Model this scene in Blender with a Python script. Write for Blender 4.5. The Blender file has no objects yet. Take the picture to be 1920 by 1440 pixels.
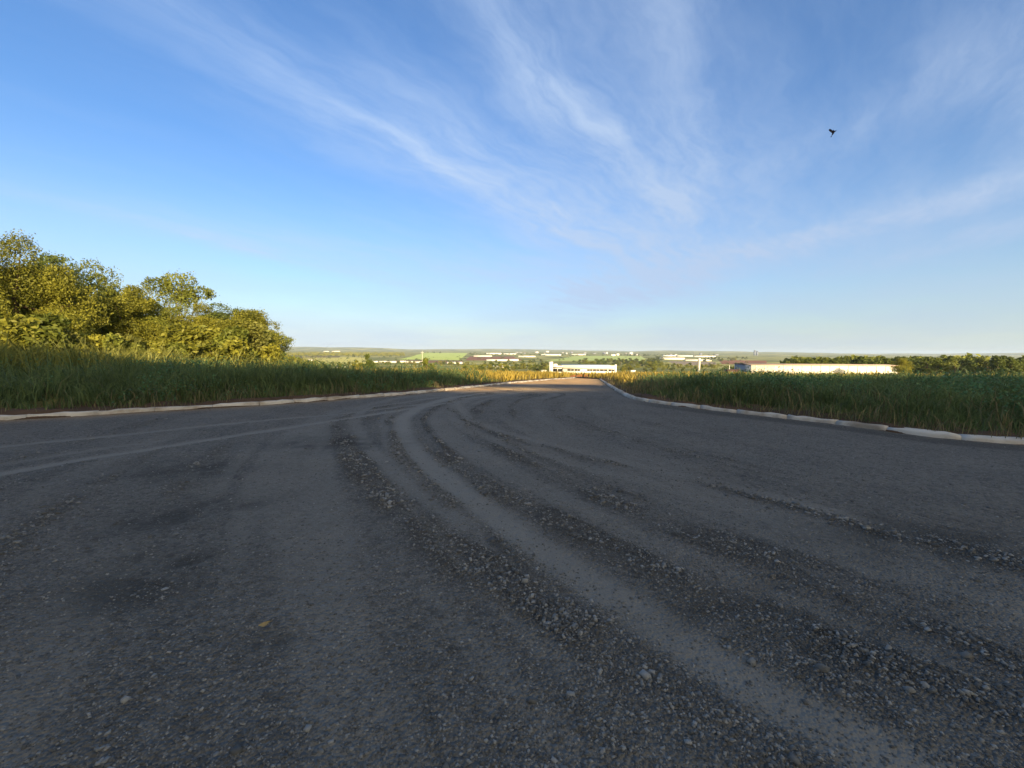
import bpy, math, random
import numpy as np
from mathutils import Vector, Matrix
rng = np.random.default_rng(7)
random.seed(7)
SC = bpy.context.scene
COL = SC.collection
PI = math.pi

# ------------------------------------------------------------------ camera
F = 805.0; PITCH = math.radians(4.4); ROLL = math.radians(0.5); CAMH = 1.5
cam_d = bpy.data.cameras.new("camera"); cam = bpy.data.objects.new("camera", cam_d); COL.objects.link(cam)
cam_d.sensor_width = 36.0; cam_d.lens = 36.0 * F / 1920.0
cam_d.clip_start = 0.05; cam_d.clip_end = 40000
CM = Matrix.Rotation(PI/2 - PITCH, 3, 'X') @ Matrix.Rotation(ROLL, 3, 'Z')
cam.matrix_world = Matrix.Translation((0, 0, CAMH)) @ CM.to_4x4()
SC.camera = cam

# ------------------------------------------------------------------ exposure, sun, sky
SC.view_settings.view_transform = 'Standard'; SC.view_settings.look = 'None'
SC.view_settings.exposure = 1.1; SC.view_settings.gamma = 1.0
SC.cycles.max_bounces = 6; SC.cycles.transparent_max_bounces = 6
SC.cycles.diffuse_bounces = 3; SC.cycles.volume_bounces = 0
SUN_EL = math.radians(12); SUN_AZ = math.radians(158)      # clockwise from +Y: behind the camera, a little right
sun_dir = Vector((math.sin(SUN_AZ)*math.cos(SUN_EL), math.cos(SUN_AZ)*math.cos(SUN_EL), math.sin(SUN_EL)))
sd = bpy.data.lights.new("sun", 'SUN'); sd.energy = 5.0; sd.angle = math.radians(0.5); sd.color = (1.0, 0.80, 0.50)
so = bpy.data.objects.new("sun", sd); COL.objects.link(so); so.rotation_euler = sun_dir.to_track_quat('Z', 'Y').to_euler()
so.location = (20, -40, 30)

world = bpy.data.worlds.new("World"); SC.world = world; world.use_nodes = True
SKY_STRENGTH = 0.15
class G:                                                     # small helper for node maths
    def __init__(s, nt): s.nt = nt
    def n(s, t, **k):
        x = s.nt.nodes.new(t)
        for a, b in k.items(): setattr(x, a, b)
        return x
    def link(s, a, b): s.nt.links.new(a, b)
    def put(s, sock, v):
        if isinstance(v, (int, float)): sock.default_value = v
        elif isinstance(v, (tuple, list)): sock.default_value = v
        else: s.nt.links.new(v, sock)
    def m(s, op, a, b=0.0, c=0.0, clamp=False):
        x = s.nt.nodes.new('ShaderNodeMath'); x.operation = op; x.use_clamp = clamp
        s.put(x.inputs[0], a); s.put(x.inputs[1], b)
        if op in ('MULTIPLY_ADD', 'SMOOTH_MIN', 'WRAP', 'COMPARE'): s.put(x.inputs[2], c)
        return x.outputs[0]
    def ss(s, v, a, b, lo=0.0, hi=1.0):
        x = s.nt.nodes.new('ShaderNodeMapRange'); x.interpolation_type = 'SMOOTHSTEP'
        s.put(x.inputs[0], v); x.inputs[1].default_value = a; x.inputs[2].default_value = b
        x.inputs[3].default_value = lo; x.inputs[4].default_value = hi
        return x.outputs[0]
    def mix(s, f, a, b, mode='MIX'):
        x = s.nt.nodes.new('ShaderNodeMix'); x.data_type = 'RGBA'; x.blend_type = mode
        s.put(x.inputs[0], f); s.put(x.inputs[6], a); s.put(x.inputs[7], b)
        return x.outputs[2]
    def noise(s, vec, scale, detail=4.0, rough=0.55, dist=0.0, dims='3D'):
        x = s.nt.nodes.new('ShaderNodeTexNoise'); x.noise_dimensions = dims
        if vec is not None: s.nt.links.new(vec, x.inputs['Vector'])
        x.inputs['Scale'].default_value = scale; x.inputs['Detail'].default_value = detail
        x.inputs['Roughness'].default_value = rough; x.inputs['Distortion'].default_value = dist
        return x.outputs[0]
    def xyz(s, x_, y_, z_):
        c = s.nt.nodes.new('ShaderNodeCombineXYZ')
        s.put(c.inputs[0], x_); s.put(c.inputs[1], y_); s.put(c.inputs[2], z_)
        return c.outputs[0]

def build_sky():
    nt = world.node_tree; nt.nodes.clear(); g = G(nt)
    out = g.n('ShaderNodeOutputWorld'); bg = g.n('ShaderNodeBackground'); g.link(bg.outputs[0], out.inputs[0])
    bg.inputs[1].default_value = SKY_STRENGTH
    sky = g.n('ShaderNodeTexSky', sky_type='NISHITA')
    sky.sun_disc = False; sky.sun_elevation = SUN_EL; sky.sun_rotation = SUN_AZ
    sky.air_density = 1.0; sky.dust_density = 0.6; sky.ozone_density = 1.5; sky.altitude = 600
    tc = g.n('ShaderNodeTexCoord'); sep = g.n('ShaderNodeSeparateXYZ'); g.link(tc.outputs['Generated'], sep.inputs[0])
    dx, dy, dz = sep.outputs
    zc = g.m('MAXIMUM', dz, 0.0)
    den = g.m('ADD', zc, 0.04)
    px = g.m('DIVIDE', dx, den); py = g.m('DIVIDE', dy, den)
    # wispy distortion of the cloud plane
    pv = g.xyz(px, py, 0.0)
    w1 = g.noise(pv, 0.9, 3.0); w2 = g.noise(g.xyz(py, px, 3.3), 0.9, 3.0)
    w3 = g.noise(pv, 4.0, 3.0); 
    qx = g.m('ADD', g.m('ADD', px, g.m('MULTIPLY', g.m('SUBTRACT', w1, 0.5), 0.40)), g.m('MULTIPLY', g.m('SUBTRACT', w3, 0.5), 0.16))
    qy = g.m('ADD', py, g.m('MULTIPLY', g.m('SUBTRACT', w2, 0.5), 0.45))
    # fibres running along the wind direction
    A = math.radians(36)
    s_ = g.m('SUBTRACT', g.m('MULTIPLY', qx, math.cos(A)), g.m('MULTIPLY', qy, math.sin(A)))
    t_ = g.m('ADD', g.m('MULTIPLY', qx, math.sin(A)), g.m('MULTIPLY', qy, math.cos(A)))
    fib = g.noise(g.xyz(g.m('MULTIPLY', s_, 5.5), g.m('MULTIPLY', t_, 1.3), 0.0), 1.0, 8.0, 0.66)
    fib2 = g.noise(g.xyz(g.m('MULTIPLY', s_, 2.2), g.m('MULTIPLY', t_, 0.5), 5.0), 1.0, 5.0, 0.55)
    fibm = g.ss(fib, 0.25, 0.78)
    total = None
    for (x1, y1, x2, y2, wd, amp) in CLOUDS:
        L = math.hypot(x2-x1, y2-y1); ux, uy = (x2-x1)/L, (y2-y1)/L
        ax = g.m('SUBTRACT', qx, x1); ay = g.m('SUBTRACT', qy, y1)
        t = g.m('ADD', g.m('MULTIPLY', ax, ux), g.m('MULTIPLY', ay, uy))
        s = g.m('SUBTRACT', g.m('MULTIPLY', ax, uy), g.m('MULTIPLY', ay, ux))
        c = g.m('MINIMUM', g.m('MAXIMUM', t, 0.0), L)
        e = g.m('DIVIDE', g.m('SUBTRACT', t, c), 3.0)
        d2 = g.m('ADD', g.m('MULTIPLY', s, s), g.m('MULTIPLY', e, e))
        v = g.m('MULTIPLY', g.m('EXPONENT', g.m('MULTIPLY', d2, -1.0/(wd*wd))), amp)
        total = v if total is None else g.m('ADD', total, v)
    cl = g.m('MULTIPLY', total, g.m('ADD', g.m('MULTIPLY', fibm, 0.68), 0.32))
    veil = g.m('MULTIPLY', g.ss(fib2, 0.45, 0.8), 0.16)
    cl = g.m('ADD', cl, g.m('MULTIPLY', veil, g.m('ADD', g.m('MULTIPLY', fibm, 0.6), 0.4)))
    # low haze bank of thin cloud near the horizon
    band = g.ss(dz, 0.02, 0.30, 1.0, 0.0)
    b2 = g.noise(g.xyz(g.m('MULTIPLY', dx, 2.0), g.m('MULTIPLY', dy, 2.0), g.m('MULTIPLY', dz, 11.0)), 1.6, 5.0, 0.55)
    cl = g.m('ADD', cl, g.m('MULTIPLY', g.m('MULTIPLY', band, g.ss(b2, 0.30, 0.70)), 0.62))
    cl = g.m('MINIMUM', g.m('MULTIPLY', cl, 0.74), 0.92)
    sdot = g.m('ADD', g.m('MULTIPLY', dx, math.sin(SUN_AZ)), g.m('MULTIPLY', dy, math.cos(SUN_AZ)))
    base = g.mix(1.0, sky.outputs[0], g.mix(g.ss(sdot, -0.15, 0.7), SKY_TINT, SUN_SIDE_TINT), 'MULTIPLY')
    # pale air low over the horizon
    hz = g.m('EXPONENT', g.m('MULTIPLY', zc, -6.2))
    hzs = g.m('MINIMUM', g.m('MULTIPLY', hz, 1.15), 0.96)
    side = g.ss(dx, -0.6, 0.7)
    hcol = g.mix(side, HZ_L, HZ_R)
    c1 = g.mix(hzs, base, hcol)
    c2 = g.mix(cl, c1, g.mix(side, CLOUD_L, CLOUD_R))
    g.link(c2, bg.inputs[0])

# streaks: start and end on the cloud plane, width, amount
CLOUDS = [(-1.0,1.15,-0.45,2.05,.16,.30),(-0.55,1.95,0.30,2.95,.27,.46),(0.30,2.95,1.4,4.3,.44,.58),
          (-2.7,2.4,-2.1,3.7,.16,.34),(-2.1,3.7,-1.2,5.4,.32,.45),(-1.0,4.0,0.6,5.2,.7,.60),
          (-0.15,1.05,0.20,1.65,.13,.45),(0.20,1.65,0.95,2.7,.18,.48),(0.95,2.7,1.7,4.2,.38,.45),(0.42,1.25,0.95,2.3,.15,.46),(-0.30,1.65,0.0,2.1,.10,.25),
          (2.55,2.2,2.1,3.4,.26,.75),(1.75,1.45,2.3,1.70,.22,.62),(1.45,1.1,1.35,1.7,.20,.40),(2.1,3.4,1.6,5.4,.8,.65),(3.3,2.6,3.2,3.6,.35,.60),(1.2,2.2,1.7,3.2,.28,.22),(0.6,3.6,1.2,6.5,1.0,.62)]
K = 1.0/SKY_STRENGTH/2.14
SKY_TINT = (0.185, 0.435, 0.71, 1); SUN_SIDE_TINT = (2.55, 1.72, 1.0, 1)
HZ_L = (0.84*K, 0.93*K, 0.90*K, 1); HZ_R = (0.66*K, 0.74*K, 0.69*K, 1)
CLOUD_L = (0.55*K, 0.72*K, 1.0*K, 1); CLOUD_R = (0.49*K, 0.62*K, 0.84*K, 1)
build_sky()

# ------------------------------------------------------------------ numpy noise
def _hash(ix, iy, seed):
    h = (ix.astype(np.int64)*374761393 + iy.astype(np.int64)*668265263 + seed*974634077) & 0x7fffffff
    h = ((h ^ (h >> 13))*1274126177) & 0x7fffffff
    return ((h ^ (h >> 16)) & 0xffff)/65535.0
def vnoise(x, y, seed=0):
    x = np.asarray(x, float); y = np.asarray(y, float)
    ix = np.floor(x); iy = np.floor(y); fx = x-ix; fy = y-iy
    fx = fx*fx*(3-2*fx); fy = fy*fy*(3-2*fy)
    a = _hash(ix, iy, seed); b = _hash(ix+1, iy, seed); c = _hash(ix, iy+1, seed); d = _hash(ix+1, iy+1, seed)
    return (a*(1-fx)+b*fx)*(1-fy)+(c*(1-fx)+d*fx)*fy
def fbm(x, y, octv=4, seed=0):
    s = 0; a = 1; t = 0
    for i in range(octv):
        s = s + a*vnoise(x*2**i+17.3*i, y*2**i-9.1*i, seed+i); t += a; a *= .5
    return s/t
def sstep(v, a, b):
    t = np.clip((v-a)/(b-a), 0, 1); return t*t*(3-2*t)

# ------------------------------------------------------------------ terrain
_kx = np.array([-400, 0, 13, 25, 65, 300, 500, 1000, 2000, 3000, 5000, 8000, 14000, 20000.])
_kz = np.array([0, 0, 0, -.45, -2.35, -14, -19.5, -29, -28, -23, -17, -8, 8, 8.])
_t = np.linspace(math.asinh(-400/8), math.asinh(20000/8), 1400)
_z = np.interp(np.sinh(_t)*8, _kx, _kz)
_ker = np.exp(-np.linspace(-2.2, 2.2, 41)**2); _ker /= _ker.sum()
_z = np.convolve(np.pad(_z, 20, mode='edge'), _ker, 'valid')
def H0(x, y):
    x = np.asarray(x, float); y = np.asarray(y, float)
    z = np.interp(np.arcsinh(y/8), _t, _z)
    r = np.hypot(x, y)
    z = z + sstep(r, 300, 1500)*(fbm(x/700, y/700, 3, 5)-.5)*9
    z = z + sstep(y, 4200, 8000)*np.maximum(0, fbm(x/2600+3, y/2600, 3, 11)-.42)*150
    z = z + sstep(x, 120, 260)*sstep(y, 80, 200)*2.0*sstep(-y, -900, -300)
    return z
def pixray(u, v):
    a = CM @ Vector(((u-960)/F, -(v-720)/F, -1)); a.normalize(); return a
_T = 0.5*1.004**np.arange(2600)
def ground_at(u, v):
    d = pixray(u, v); z = H0(d.x*_T, d.y*_T); k = np.nonzero(CAMH+d.z*_T < z)[0]
    if not len(k) or k[0] == 0: return None
    t = np.linspace(_T[k[0]-1], _T[k[0]], 60); z = H0(d.x*t, d.y*t); j = np.nonzero(CAMH+d.z*t < z)[0]; t = t[j[0]] if len(j) else t[-1]
    return Vector((0, 0, CAMH)) + d*float(t)
def at_depth(u, Y):
    """ground point seen in column u (1920-px picture) at forward distance Y"""
    x = 0.0
    for _ in range(6):
        z = float(H0(x, Y))
        v = 658 + (1.5-z)*F/Y
        d = pixray(u, v); x = d.x/d.y*Y
    return Vector((x, Y, float(H0(x, Y))))

def px_poly(pts): return np.array([[*ground_at(u, v)[:2]] for u, v in pts])
# kerb lines
KL = px_poly([(0, 788), (130, 781), (250, 774), (400, 765), (520, 758), (640, 749), (760, 740), (850, 731), (905, 725), (985, 716.5), (1040, 711.5), (1082, 708.6)])
KR = px_poly([(1920, 833), (1840, 830.5), (1760, 824), (1660, 809), (1560, 795), (1420, 780), (1300, 765), (1240, 758), (1197, 752.5), (1178, 746), (1155, 733), (1138, 722), (1124, 711.2)])
KL = np.vstack([[(-26, 0.5)], [KL[0] + (KL[0]-KL[2])*1.6], KL])
KR = np.vstack([[(26, -3.5)], [KR[0] + (KR[0]-KR[3])*2.0], KR])
def smooth_line(P, n=400, k=0.012):
    d = np.r_[0, np.cumsum(np.hypot(*np.diff(P, axis=0).T))]; s = np.linspace(0, d[-1], n)
    Q = np.c_[np.interp(s, d, P[:, 0]), np.interp(s, d, P[:, 1])]
    w = max(1, int(n*k))
    for _ in range(2):
        pad = np.pad(Q, ((w, w), (0, 0)), mode='edge'); 
        Q2 = np.stack([np.convolve(pad[:, i], np.ones(2*w+1)/(2*w+1), 'valid') for i in (0, 1)], 1)
        Q2[0] = Q[0]; Q2[-1] = Q[-1]; Q = Q2
    return Q
KL = smooth_line(KL); KR = smooth_line(KR)
ROADPOLY = np.vstack([KL[::4], KR[::-4], [(26, -14), (-26, -14)]])
def poly_inside(x, y, P):
    ins = np.zeros(x.shape, bool); n = len(P)
    for i in range(n):
        x1, y1 = P[i]; x2, y2 = P[(i+1) % n]
        if y1 == y2: continue
        c = ((y1 > y) != (y2 > y)) & (x < (x2-x1)*(y-y1)/(y2-y1)+x1)
        ins ^= c
    return ins
def line_dist(x, y, P, closed=False):
    best = np.full(x.shape, 1e18); n = len(P)
    for i in range(n if closed else n-1):
        x1, y1 = P[i]; x2, y2 = P[(i+1) % n]
        dx, dy = x2-x1, y2-y1; L = dx*dx+dy*dy
        if L < 1e-12: continue
        t = np.clip(((x-x1)*dx+(y-y1)*dy)/L, 0, 1)
        best = np.minimum(best, (x-x1-t*dx)**2+(y-y1-t*dy)**2)
    return np.sqrt(best)
def road_sd(x, y):
    """distance outside the road (negative inside)"""
    x = np.asarray(x, float); y = np.asarray(y, float)
    sd_ = np.full(x.shape, 999.0)
    near = (np.abs(x) < 90) & (y > -60) & (y < 140)
    if near.any():
        d = line_dist(x[near], y[near], ROADPOLY[::2], True); i = poly_inside(x[near], y[near], ROADPOLY[::2])
        sd_[near] = np.where(i, -d, d)
    return sd_
def verge_z(x, y, sd_):
    up = 0.075 + 0.065*sstep(fbm(x*1.1, y*1.1, 3, 27), .45, .62) + 0.10*sstep(sd_, 1.0, 7)*(x < 0) + 0.10*sstep(sd_, 1, 6)*(x > 0)
    up = up + (fbm(x*.5, y*.5, 3, 21)-.5)*0.22*sstep(sd_, .4, 3)
    up = up*sstep(-y, -90, -45)*1.0
    return H0(x, y) + np.where(sd_ > 0, up*sstep(sd_, -.02, .15), 0) - 0.10*sstep(-sd_, 0.0, 0.25)

# ------------------------------------------------------------------ mesh helpers
def new_mesh(name, V, Fq, mat=None, parent=None, smooth=False, attrs=None, link=True):
    """V (n,3); Fq: list of arrays of faces, each array (m,k)"""
    me = bpy.data.meshes.new(name)
    V = np.asarray(V, np.float32)
    arrs = [np.asarray(f, np.int32) for f in (Fq if isinstance(Fq, list) else [Fq]) if len(f)]
    me.vertices.add(len(V)); me.vertices.foreach_set('co', V.ravel())
    loops = np.concatenate([a.ravel() for a in arrs]); sizes = np.concatenate([np.full(len(a), a.shape[1], np.int32) for a in arrs])
    me.loops.add(len(loops)); me.loops.foreach_set('vertex_index', loops)
    st = np.r_[0, np.cumsum(sizes)[:-1]].astype(np.int32)
    me.polygons.add(len(sizes)); me.polygons.foreach_set('loop_start', st); me.polygons.foreach_set('loop_total', sizes)
    if smooth: me.polygons.foreach_set('use_smooth', np.ones(len(sizes), bool))
    me.update(calc_edges=True); me.validate()
    for k, (dom, val) in (attrs or {}).items():
        a = me.attributes.new(k, 'FLOAT', dom); a.data.foreach_set('value', np.asarray(val, np.float32).ravel())
    if mat: me.materials.append(mat)
    if not link: return me
    o = bpy.data.objects.new(name, me); COL.objects.link(o)
    if parent: o.parent = parent
    return o
class MB:
    """collects boxes, tubes and faces into one mesh"""
    def __init__(s): s.v = []; s.q = []; s.t = []
    def add(s, V, quads=(), tris=()):
        b = len(s.v); s.v.extend([tuple(p) for p in V])
        s.q.extend([[i+b for i in f] for f in quads]); s.t.extend([[i+b for i in f] for f in tris])
    def box(s, x0, x1, y0, y1, z0, z1):
        V = [(x, y, z) for x in (x0, x1) for y in (y0, y1) for z in (z0, z1)]
        s.add(V, [(0, 1, 3, 2), (4, 6, 7, 5), (0, 4, 5, 1), (2, 3, 7, 6), (0, 2, 6, 4), (1, 5, 7, 3)])
    def tube(s, pts, rad, n=7, cap=True):
        pts = [Vector(p) for p in pts]; R = []
        for i, p in enumerate(pts):
            d = (pts[min(i+1, len(pts)-1)]-pts[max(i-1, 0)]).normalized()
            a = d.orthogonal().normalized(); b = d.cross(a)
            R.append([p+(a*math.cos(2*PI*k/n)+b*math.sin(2*PI*k/n))*rad[i] for k in range(n)])
        V = [q for r in R for q in r]
        Q = [(i*n+k, i*n+(k+1) % n, (i+1)*n+(k+1) % n, (i+1)*n+k) for i in range(len(pts)-1) for k in range(n)]
        T = []
        if cap:
            V += [pts[0], pts[-1]]; c0 = len(V)-2; c1 = len(V)-1; m = (len(pts)-1)*n
            T = [(c0, (k+1) % n, k) for k in range(n)]+[(c1, m+k, m+(k+1) % n) for k in range(n)]
        s.add(V, Q, T)
    def prism(s, poly, x0, x1):
        """poly in (y,z), extruded along x"""
        n = len(poly); V = [(x0, y, z) for y, z in poly]+[(x1, y, z) for y, z in poly]
        Q = [(k, (k+1) % n, n+(k+1) % n, n+k) for k in range(n)]
        V += [(x0, sum(p[0] for p in poly)/n, sum(p[1] for p in poly)/n), (x1, sum(p[0] for p in poly)/n, sum(p[1] for p in poly)/n)]
        T = [(2*n, (k+1) % n, k) for k in range(n)]+[(2*n+1, n+k, n+(k+1) % n) for k in range(n)]
        s.add(V, Q, T)
    def build(s, name, mat, parent=None, smooth=False, link=True):
        return new_mesh(name, s.v, [s.q, s.t], mat, parent, smooth, None, link)
def tag(o, label=None, cat=None, group=None, kind=None):
    if label: o['label'] = label
    if cat: o['category'] = cat
    if group: o['group'] = group
    if kind: o['kind'] = kind
    return o
def empty(name, loc=(0, 0, 0), rz=0.0):
    o = bpy.data.objects.new(name, None); COL.objects.link(o); o.location = loc; o.rotation_euler = (0, 0, rz)
    o.empty_display_size = .3
    return o

# ------------------------------------------------------------------ materials
def mat(name, col=(.5, .5, .5), rough=.8, spec=.3, metal=0.0):
    m = bpy.data.materials.new(name); m.use_nodes = True; nt = m.node_tree; b = nt.nodes['Principled BSDF']
    b.inputs['Base Color'].default_value = (*col, 1); b.inputs['Roughness'].default_value = rough
    b.inputs['Specular IOR Level'].default_value = spec; b.inputs['Metallic'].default_value = metal
    return m, G(nt), b
def worn(name, c1, c2, scale=3.0, rough=.8, spec=.3, bump=0.0, metal=0.0):
    m, g, b = mat(name, c1, rough, spec, metal)
    tc = g.n('ShaderNodeTexCoord'); n = g.noise(tc.outputs['Object'], scale, 5, .6)
    g.put(b.inputs['Base Color'], g.mix(g.ss(n, .35, .7), (*c1, 1), (*c2, 1)))
    if bump:
        bp = g.n('ShaderNodeBump'); bp.inputs['Strength'].default_value = bump; bp.inputs['Distance'].default_value = .02
        g.link(g.noise(tc.outputs['Object'], scale*12, 3), bp.inputs['Height']); g.link(bp.outputs[0], b.inputs['Normal'])
    return m
def leafy(name, dark, light, trans=.35, rough=.55, spec=.25):
    """leaf material: colour varies leaf by leaf through the 'tint' attribute and tree by tree"""
    m = bpy.data.materials.new(name); m.use_nodes = True; nt = m.node_tree; nt.nodes.clear(); g = G(nt)
    out = g.n('ShaderNodeOutputMaterial'); at = g.n('ShaderNodeAttribute', attribute_name='tint')
    oi = g.n('ShaderNodeObjectInfo')
    f = g.m('ADD', g.m('MULTIPLY', at.outputs['Fac'], .75), g.m('MULTIPLY', oi.outputs['Random'], .25), clamp=True)
    c = g.mix(f, (*dark, 1), (*light, 1))
    p = g.n('ShaderNodeBsdfPrincipled'); g.link(c, p.inputs['Base Color']); p.inputs['Roughness'].default_value = rough
    p.inputs['Specular IOR Level'].default_value = spec
    t = g.n('ShaderNodeBsdfTranslucent'); g.link(c, t.inputs[0])
    mx = g.n('ShaderNodeMixShader'); mx.inputs[0].default_value = trans
    g.link(p.outputs[0], mx.inputs[1]); g.link(t.outputs[0], mx.inputs[2]); g.link(mx.outputs[0], out.inputs[0])
    return m

# ground: soil, grassland and dry patches; 'verge' = 1 close to the road (red soil)
def ground_material():
    m, g, b = mat('ground_soil', rough=.95, spec=.1)
    geo = g.n('ShaderNodeNewGeometry'); P = geo.outputs['Position']
    v = g.n('ShaderNodeAttribute', attribute_name='soil').outputs['Fac']
    n1 = g.noise(P, .35, 6, .6); n2 = g.noise(P, .012, 5, .6); n3 = g.noise(P, .0035, 4, .6); n4 = g.noise(P, 9, 4, .6)
    soil = g.mix(g.ss(n1, .35, .7), (.075, .045, .027, 1), (.15, .085, .048, 1))
    grass = g.mix(g.ss(n2, .38, .66), (.18, .18, .04, 1), (.45, .35, .09, 1))
    far = g.mix(g.ss(n3, .42, .6), (.20, .22, .06, 1), (.50, .46, .15, 1))
    dist = g.n('ShaderNodeVectorMath', operation='LENGTH'); g.link(P, dist.inputs[0])
    gf = g.mix(g.ss(dist.outputs['Value'], 250, 700), grass, far)
    c = g.mix(v, gf, soil); c = g.mix(g.m('MULTIPLY', n4, .35), c, (.03, .025, .015, 1))
    g.link(c, b.inputs['Base Color'])
    bp = g.n('ShaderNodeBump'); bp.inputs['Strength'].default_value = .6; bp.inputs['Distance'].default_value = .05
    g.link(n4, bp.inputs['Height']); g.link(bp.outputs[0], b.inputs['Normal'])
    return m
def road_material():
    m, g, b = mat('crushed_stone', rough=.85, spec=.25)
    geo = g.n('ShaderNodeNewGeometry'); P = geo.outputs['Position']
    dust = g.n('ShaderNodeAttribute', attribute_name='dust').outputs['Fac']
    coarse = g.n('ShaderNodeAttribute', attribute_name='coarse').outputs['Fac']
    dirt = g.n('ShaderNodeAttribute', attribute_name='dirt').outputs['Fac']
    sunlit_clay = g.n('ShaderNodeAttribute', attribute_name='sunlit_clay').outputs['Fac']
    vo = g.n('ShaderNodeTexVoronoi'); g.link(P, vo.inputs['Vector']); vo.inputs['Scale'].default_value = 55
    vo2 = g.n('ShaderNodeTexVoronoi'); g.link(P, vo2.inputs['Vector']); vo2.inputs['Scale'].default_value = 24
    sp = g.n('ShaderNodeSeparateColor'); g.link(vo.outputs['Color'], sp.inputs[0])
    sp2 = g.n('ShaderNodeSeparateColor'); g.link(vo2.outputs['Color'], sp2.inputs[0])
    n1 = g.noise(P, 1.1, 6, .65); n2 = g.noise(P, 7, 5, .65); n3 = g.noise(P, 90, 3, .6)
    base = g.mix(g.ss(n1, .3, .7), (.125, .107, .086, 1), (.200, .170, .136, 1))
    n0 = g.noise(P, .22, 4, .6)
    base = g.mix(g.m('MULTIPLY', g.ss(n0, .45, .68), .55), base, (.150, .108, .068, 1))
    base = g.mix(g.m('MULTIPLY', g.ss(n2, .45, .75), .35), base, (.058, .052, .047, 1))
    st = g.mix(sp.outputs[0], (.070, .064, .058, 1), (.27, .25, .225, 1))
    st2 = g.mix(sp2.outputs[1], (.035, .035, .036, 1), (.23, .215, .195, 1))
    st = g.mix(g.ss(sp2.outputs[0], .55, .7), st, st2)
    base = g.mix(g.m('MULTIPLY', g.m('SUBTRACT', 1.0, g.m('MULTIPLY', dust, .75)), .5), base, st)
    base = g.mix(g.m('MULTIPLY', coarse, .5), base, (.055, .047, .038, 1))
    base = g.mix(g.m('MULTIPLY', dust, .7), base, (.270, .245, .210, 1))
    base = g.mix(g.m('MULTIPLY', dirt, .7), base, (.036, .031, .024, 1))
    base = g.mix(g.m('MULTIPLY', n3, .3), base, (.05, .05, .05, 1))
    base = g.mix(g.m('MULTIPLY', sunlit_clay, .97), base, g.mix(g.ss(n1, .35, .65), (.66, .37, .15, 1), (.82, .52, .24, 1)))  # orange clay colour raised so the sunlit stretch reads bright
    g.link(base, b.inputs['Base Color'])
    h = g.m('ADD', g.m('MULTIPLY', vo.outputs['Distance'], g.m('SUBTRACT', -1.0, g.m('MULTIPLY', coarse, .8))), g.m('MULTIPLY', vo2.outputs['Distance'], -.8))
    h = g.m('ADD', g.m('MULTIPLY', h, g.m('SUBTRACT', 1.0, g.m('MULTIPLY', dust, .7))), g.m('MULTIPLY', n2, 1.4))
    bp = g.n('ShaderNodeBump'); bp.inputs['Strength'].default_value = 1.0; bp.inputs['Distance'].default_value = .022
    g.link(h, bp.inputs['Height']); g.link(bp.outputs[0], b.inputs['Normal'])
    return m

PE = ground_at(1104, 708.5)
# ------------------------------------------------------------------ ground sheet
def polar(az, r, name, zfun, material, attrf=None, keep=None, smooth=True):
    A, Rr = np.meshgrid(az, r); X = Rr*np.sin(A); Y = Rr*np.cos(A); sh = X.shape
    x = X.ravel(); y = Y.ravel(); z, attrs = zfun(x, y)
    V = np.c_[x, y, z]; idx = np.arange(len(x)).reshape(sh)
    Q = np.stack([idx[:-1, :-1], idx[:-1, 1:], idx[1:, 1:], idx[1:, :-1]], -1).reshape(-1, 4)
    if keep is not None: Q = Q[keep[Q].any(1)] if keep.dtype == bool else Q
    return V, Q, attrs
def ground_z(x, y):
    s = road_sd(x, y)
    z = verge_z(x, y, s)
    soil = np.clip(1-sstep(s, .8, 3.2)*.9 + sstep(fbm(x*.3, y*.3, 3, 31), .55, .7)*.5*(s < 12), 0, 1)
    red = sstep(-(np.abs(y-PE.y-4)+np.abs(x-PE.x)*.6), -9, -5)        # bare red earth where the road stops
    soil = np.maximum(soil*(s < 60), red*1.0)
    return z, {'soil': ('POINT', soil)}
az = np.sort(np.r_[np.linspace(-math.radians(70), math.radians(70), 440), np.linspace(math.radians(71), math.radians(289), 110)])
rr = np.r_[0.02, np.geomspace(.4, 14000, 420)]
V, Q, at = polar(np.r_[az, az[0]+2*PI], rr, 'ground', ground_z, None)
o = new_mesh('ground', V, Q, ground_material(), None, True, at); tag(o, kind='structure')

# ------------------------------------------------------------------ road with ruts, windrows and dust
def track(pts, n=60):
    P = px_poly(pts); return smooth_line(P, n, .03)
TR_DUST = [  # tyre-packed lighter tracks: polyline, half width in metres, strength
    (track([(905, 738), (850, 745), (790, 762), (752, 785), (757, 815), (790, 858), (850, 910), (930, 970), (1040, 1050), (1180, 1140), (1330, 1235), (1480, 1330), (1700, 1440)]), .17, .9),
    (track([(1000, 730), (900, 742), (852, 758), (848, 785), (880, 808), (960, 836), (1080, 868), (1250, 915), (1420, 965), (1620, 1040), (1900, 1140)]), .16, .45),
    (track([(840, 740), (860, 760), (880, 788), (960, 815), (1060, 840), (1220, 878), (1380, 915), (1560, 960), (1700, 1000)]), .14, .55),
    (track([(860, 741), (740, 757), (680, 768), (664, 790), (680, 825), (725, 870), (790, 925), (880, 985)]), .12, .55),
    (track([(740, 770), (712, 790), (730, 820), (770, 850)]), .08, .4),
    (track([(2, 838), (180, 820), (360, 801), (520, 786), (680, 772), (800, 757), (900, 744), (1000, 733)]), .10, .75),
    (track([(2, 888), (180, 857), (340, 832), (480, 810), (620, 790), (740, 771), (840, 756)]), .12, .9),
    (track([(-160, 905), (0, 872), (180, 842), (300, 826)]), .10, .4),
]
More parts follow.
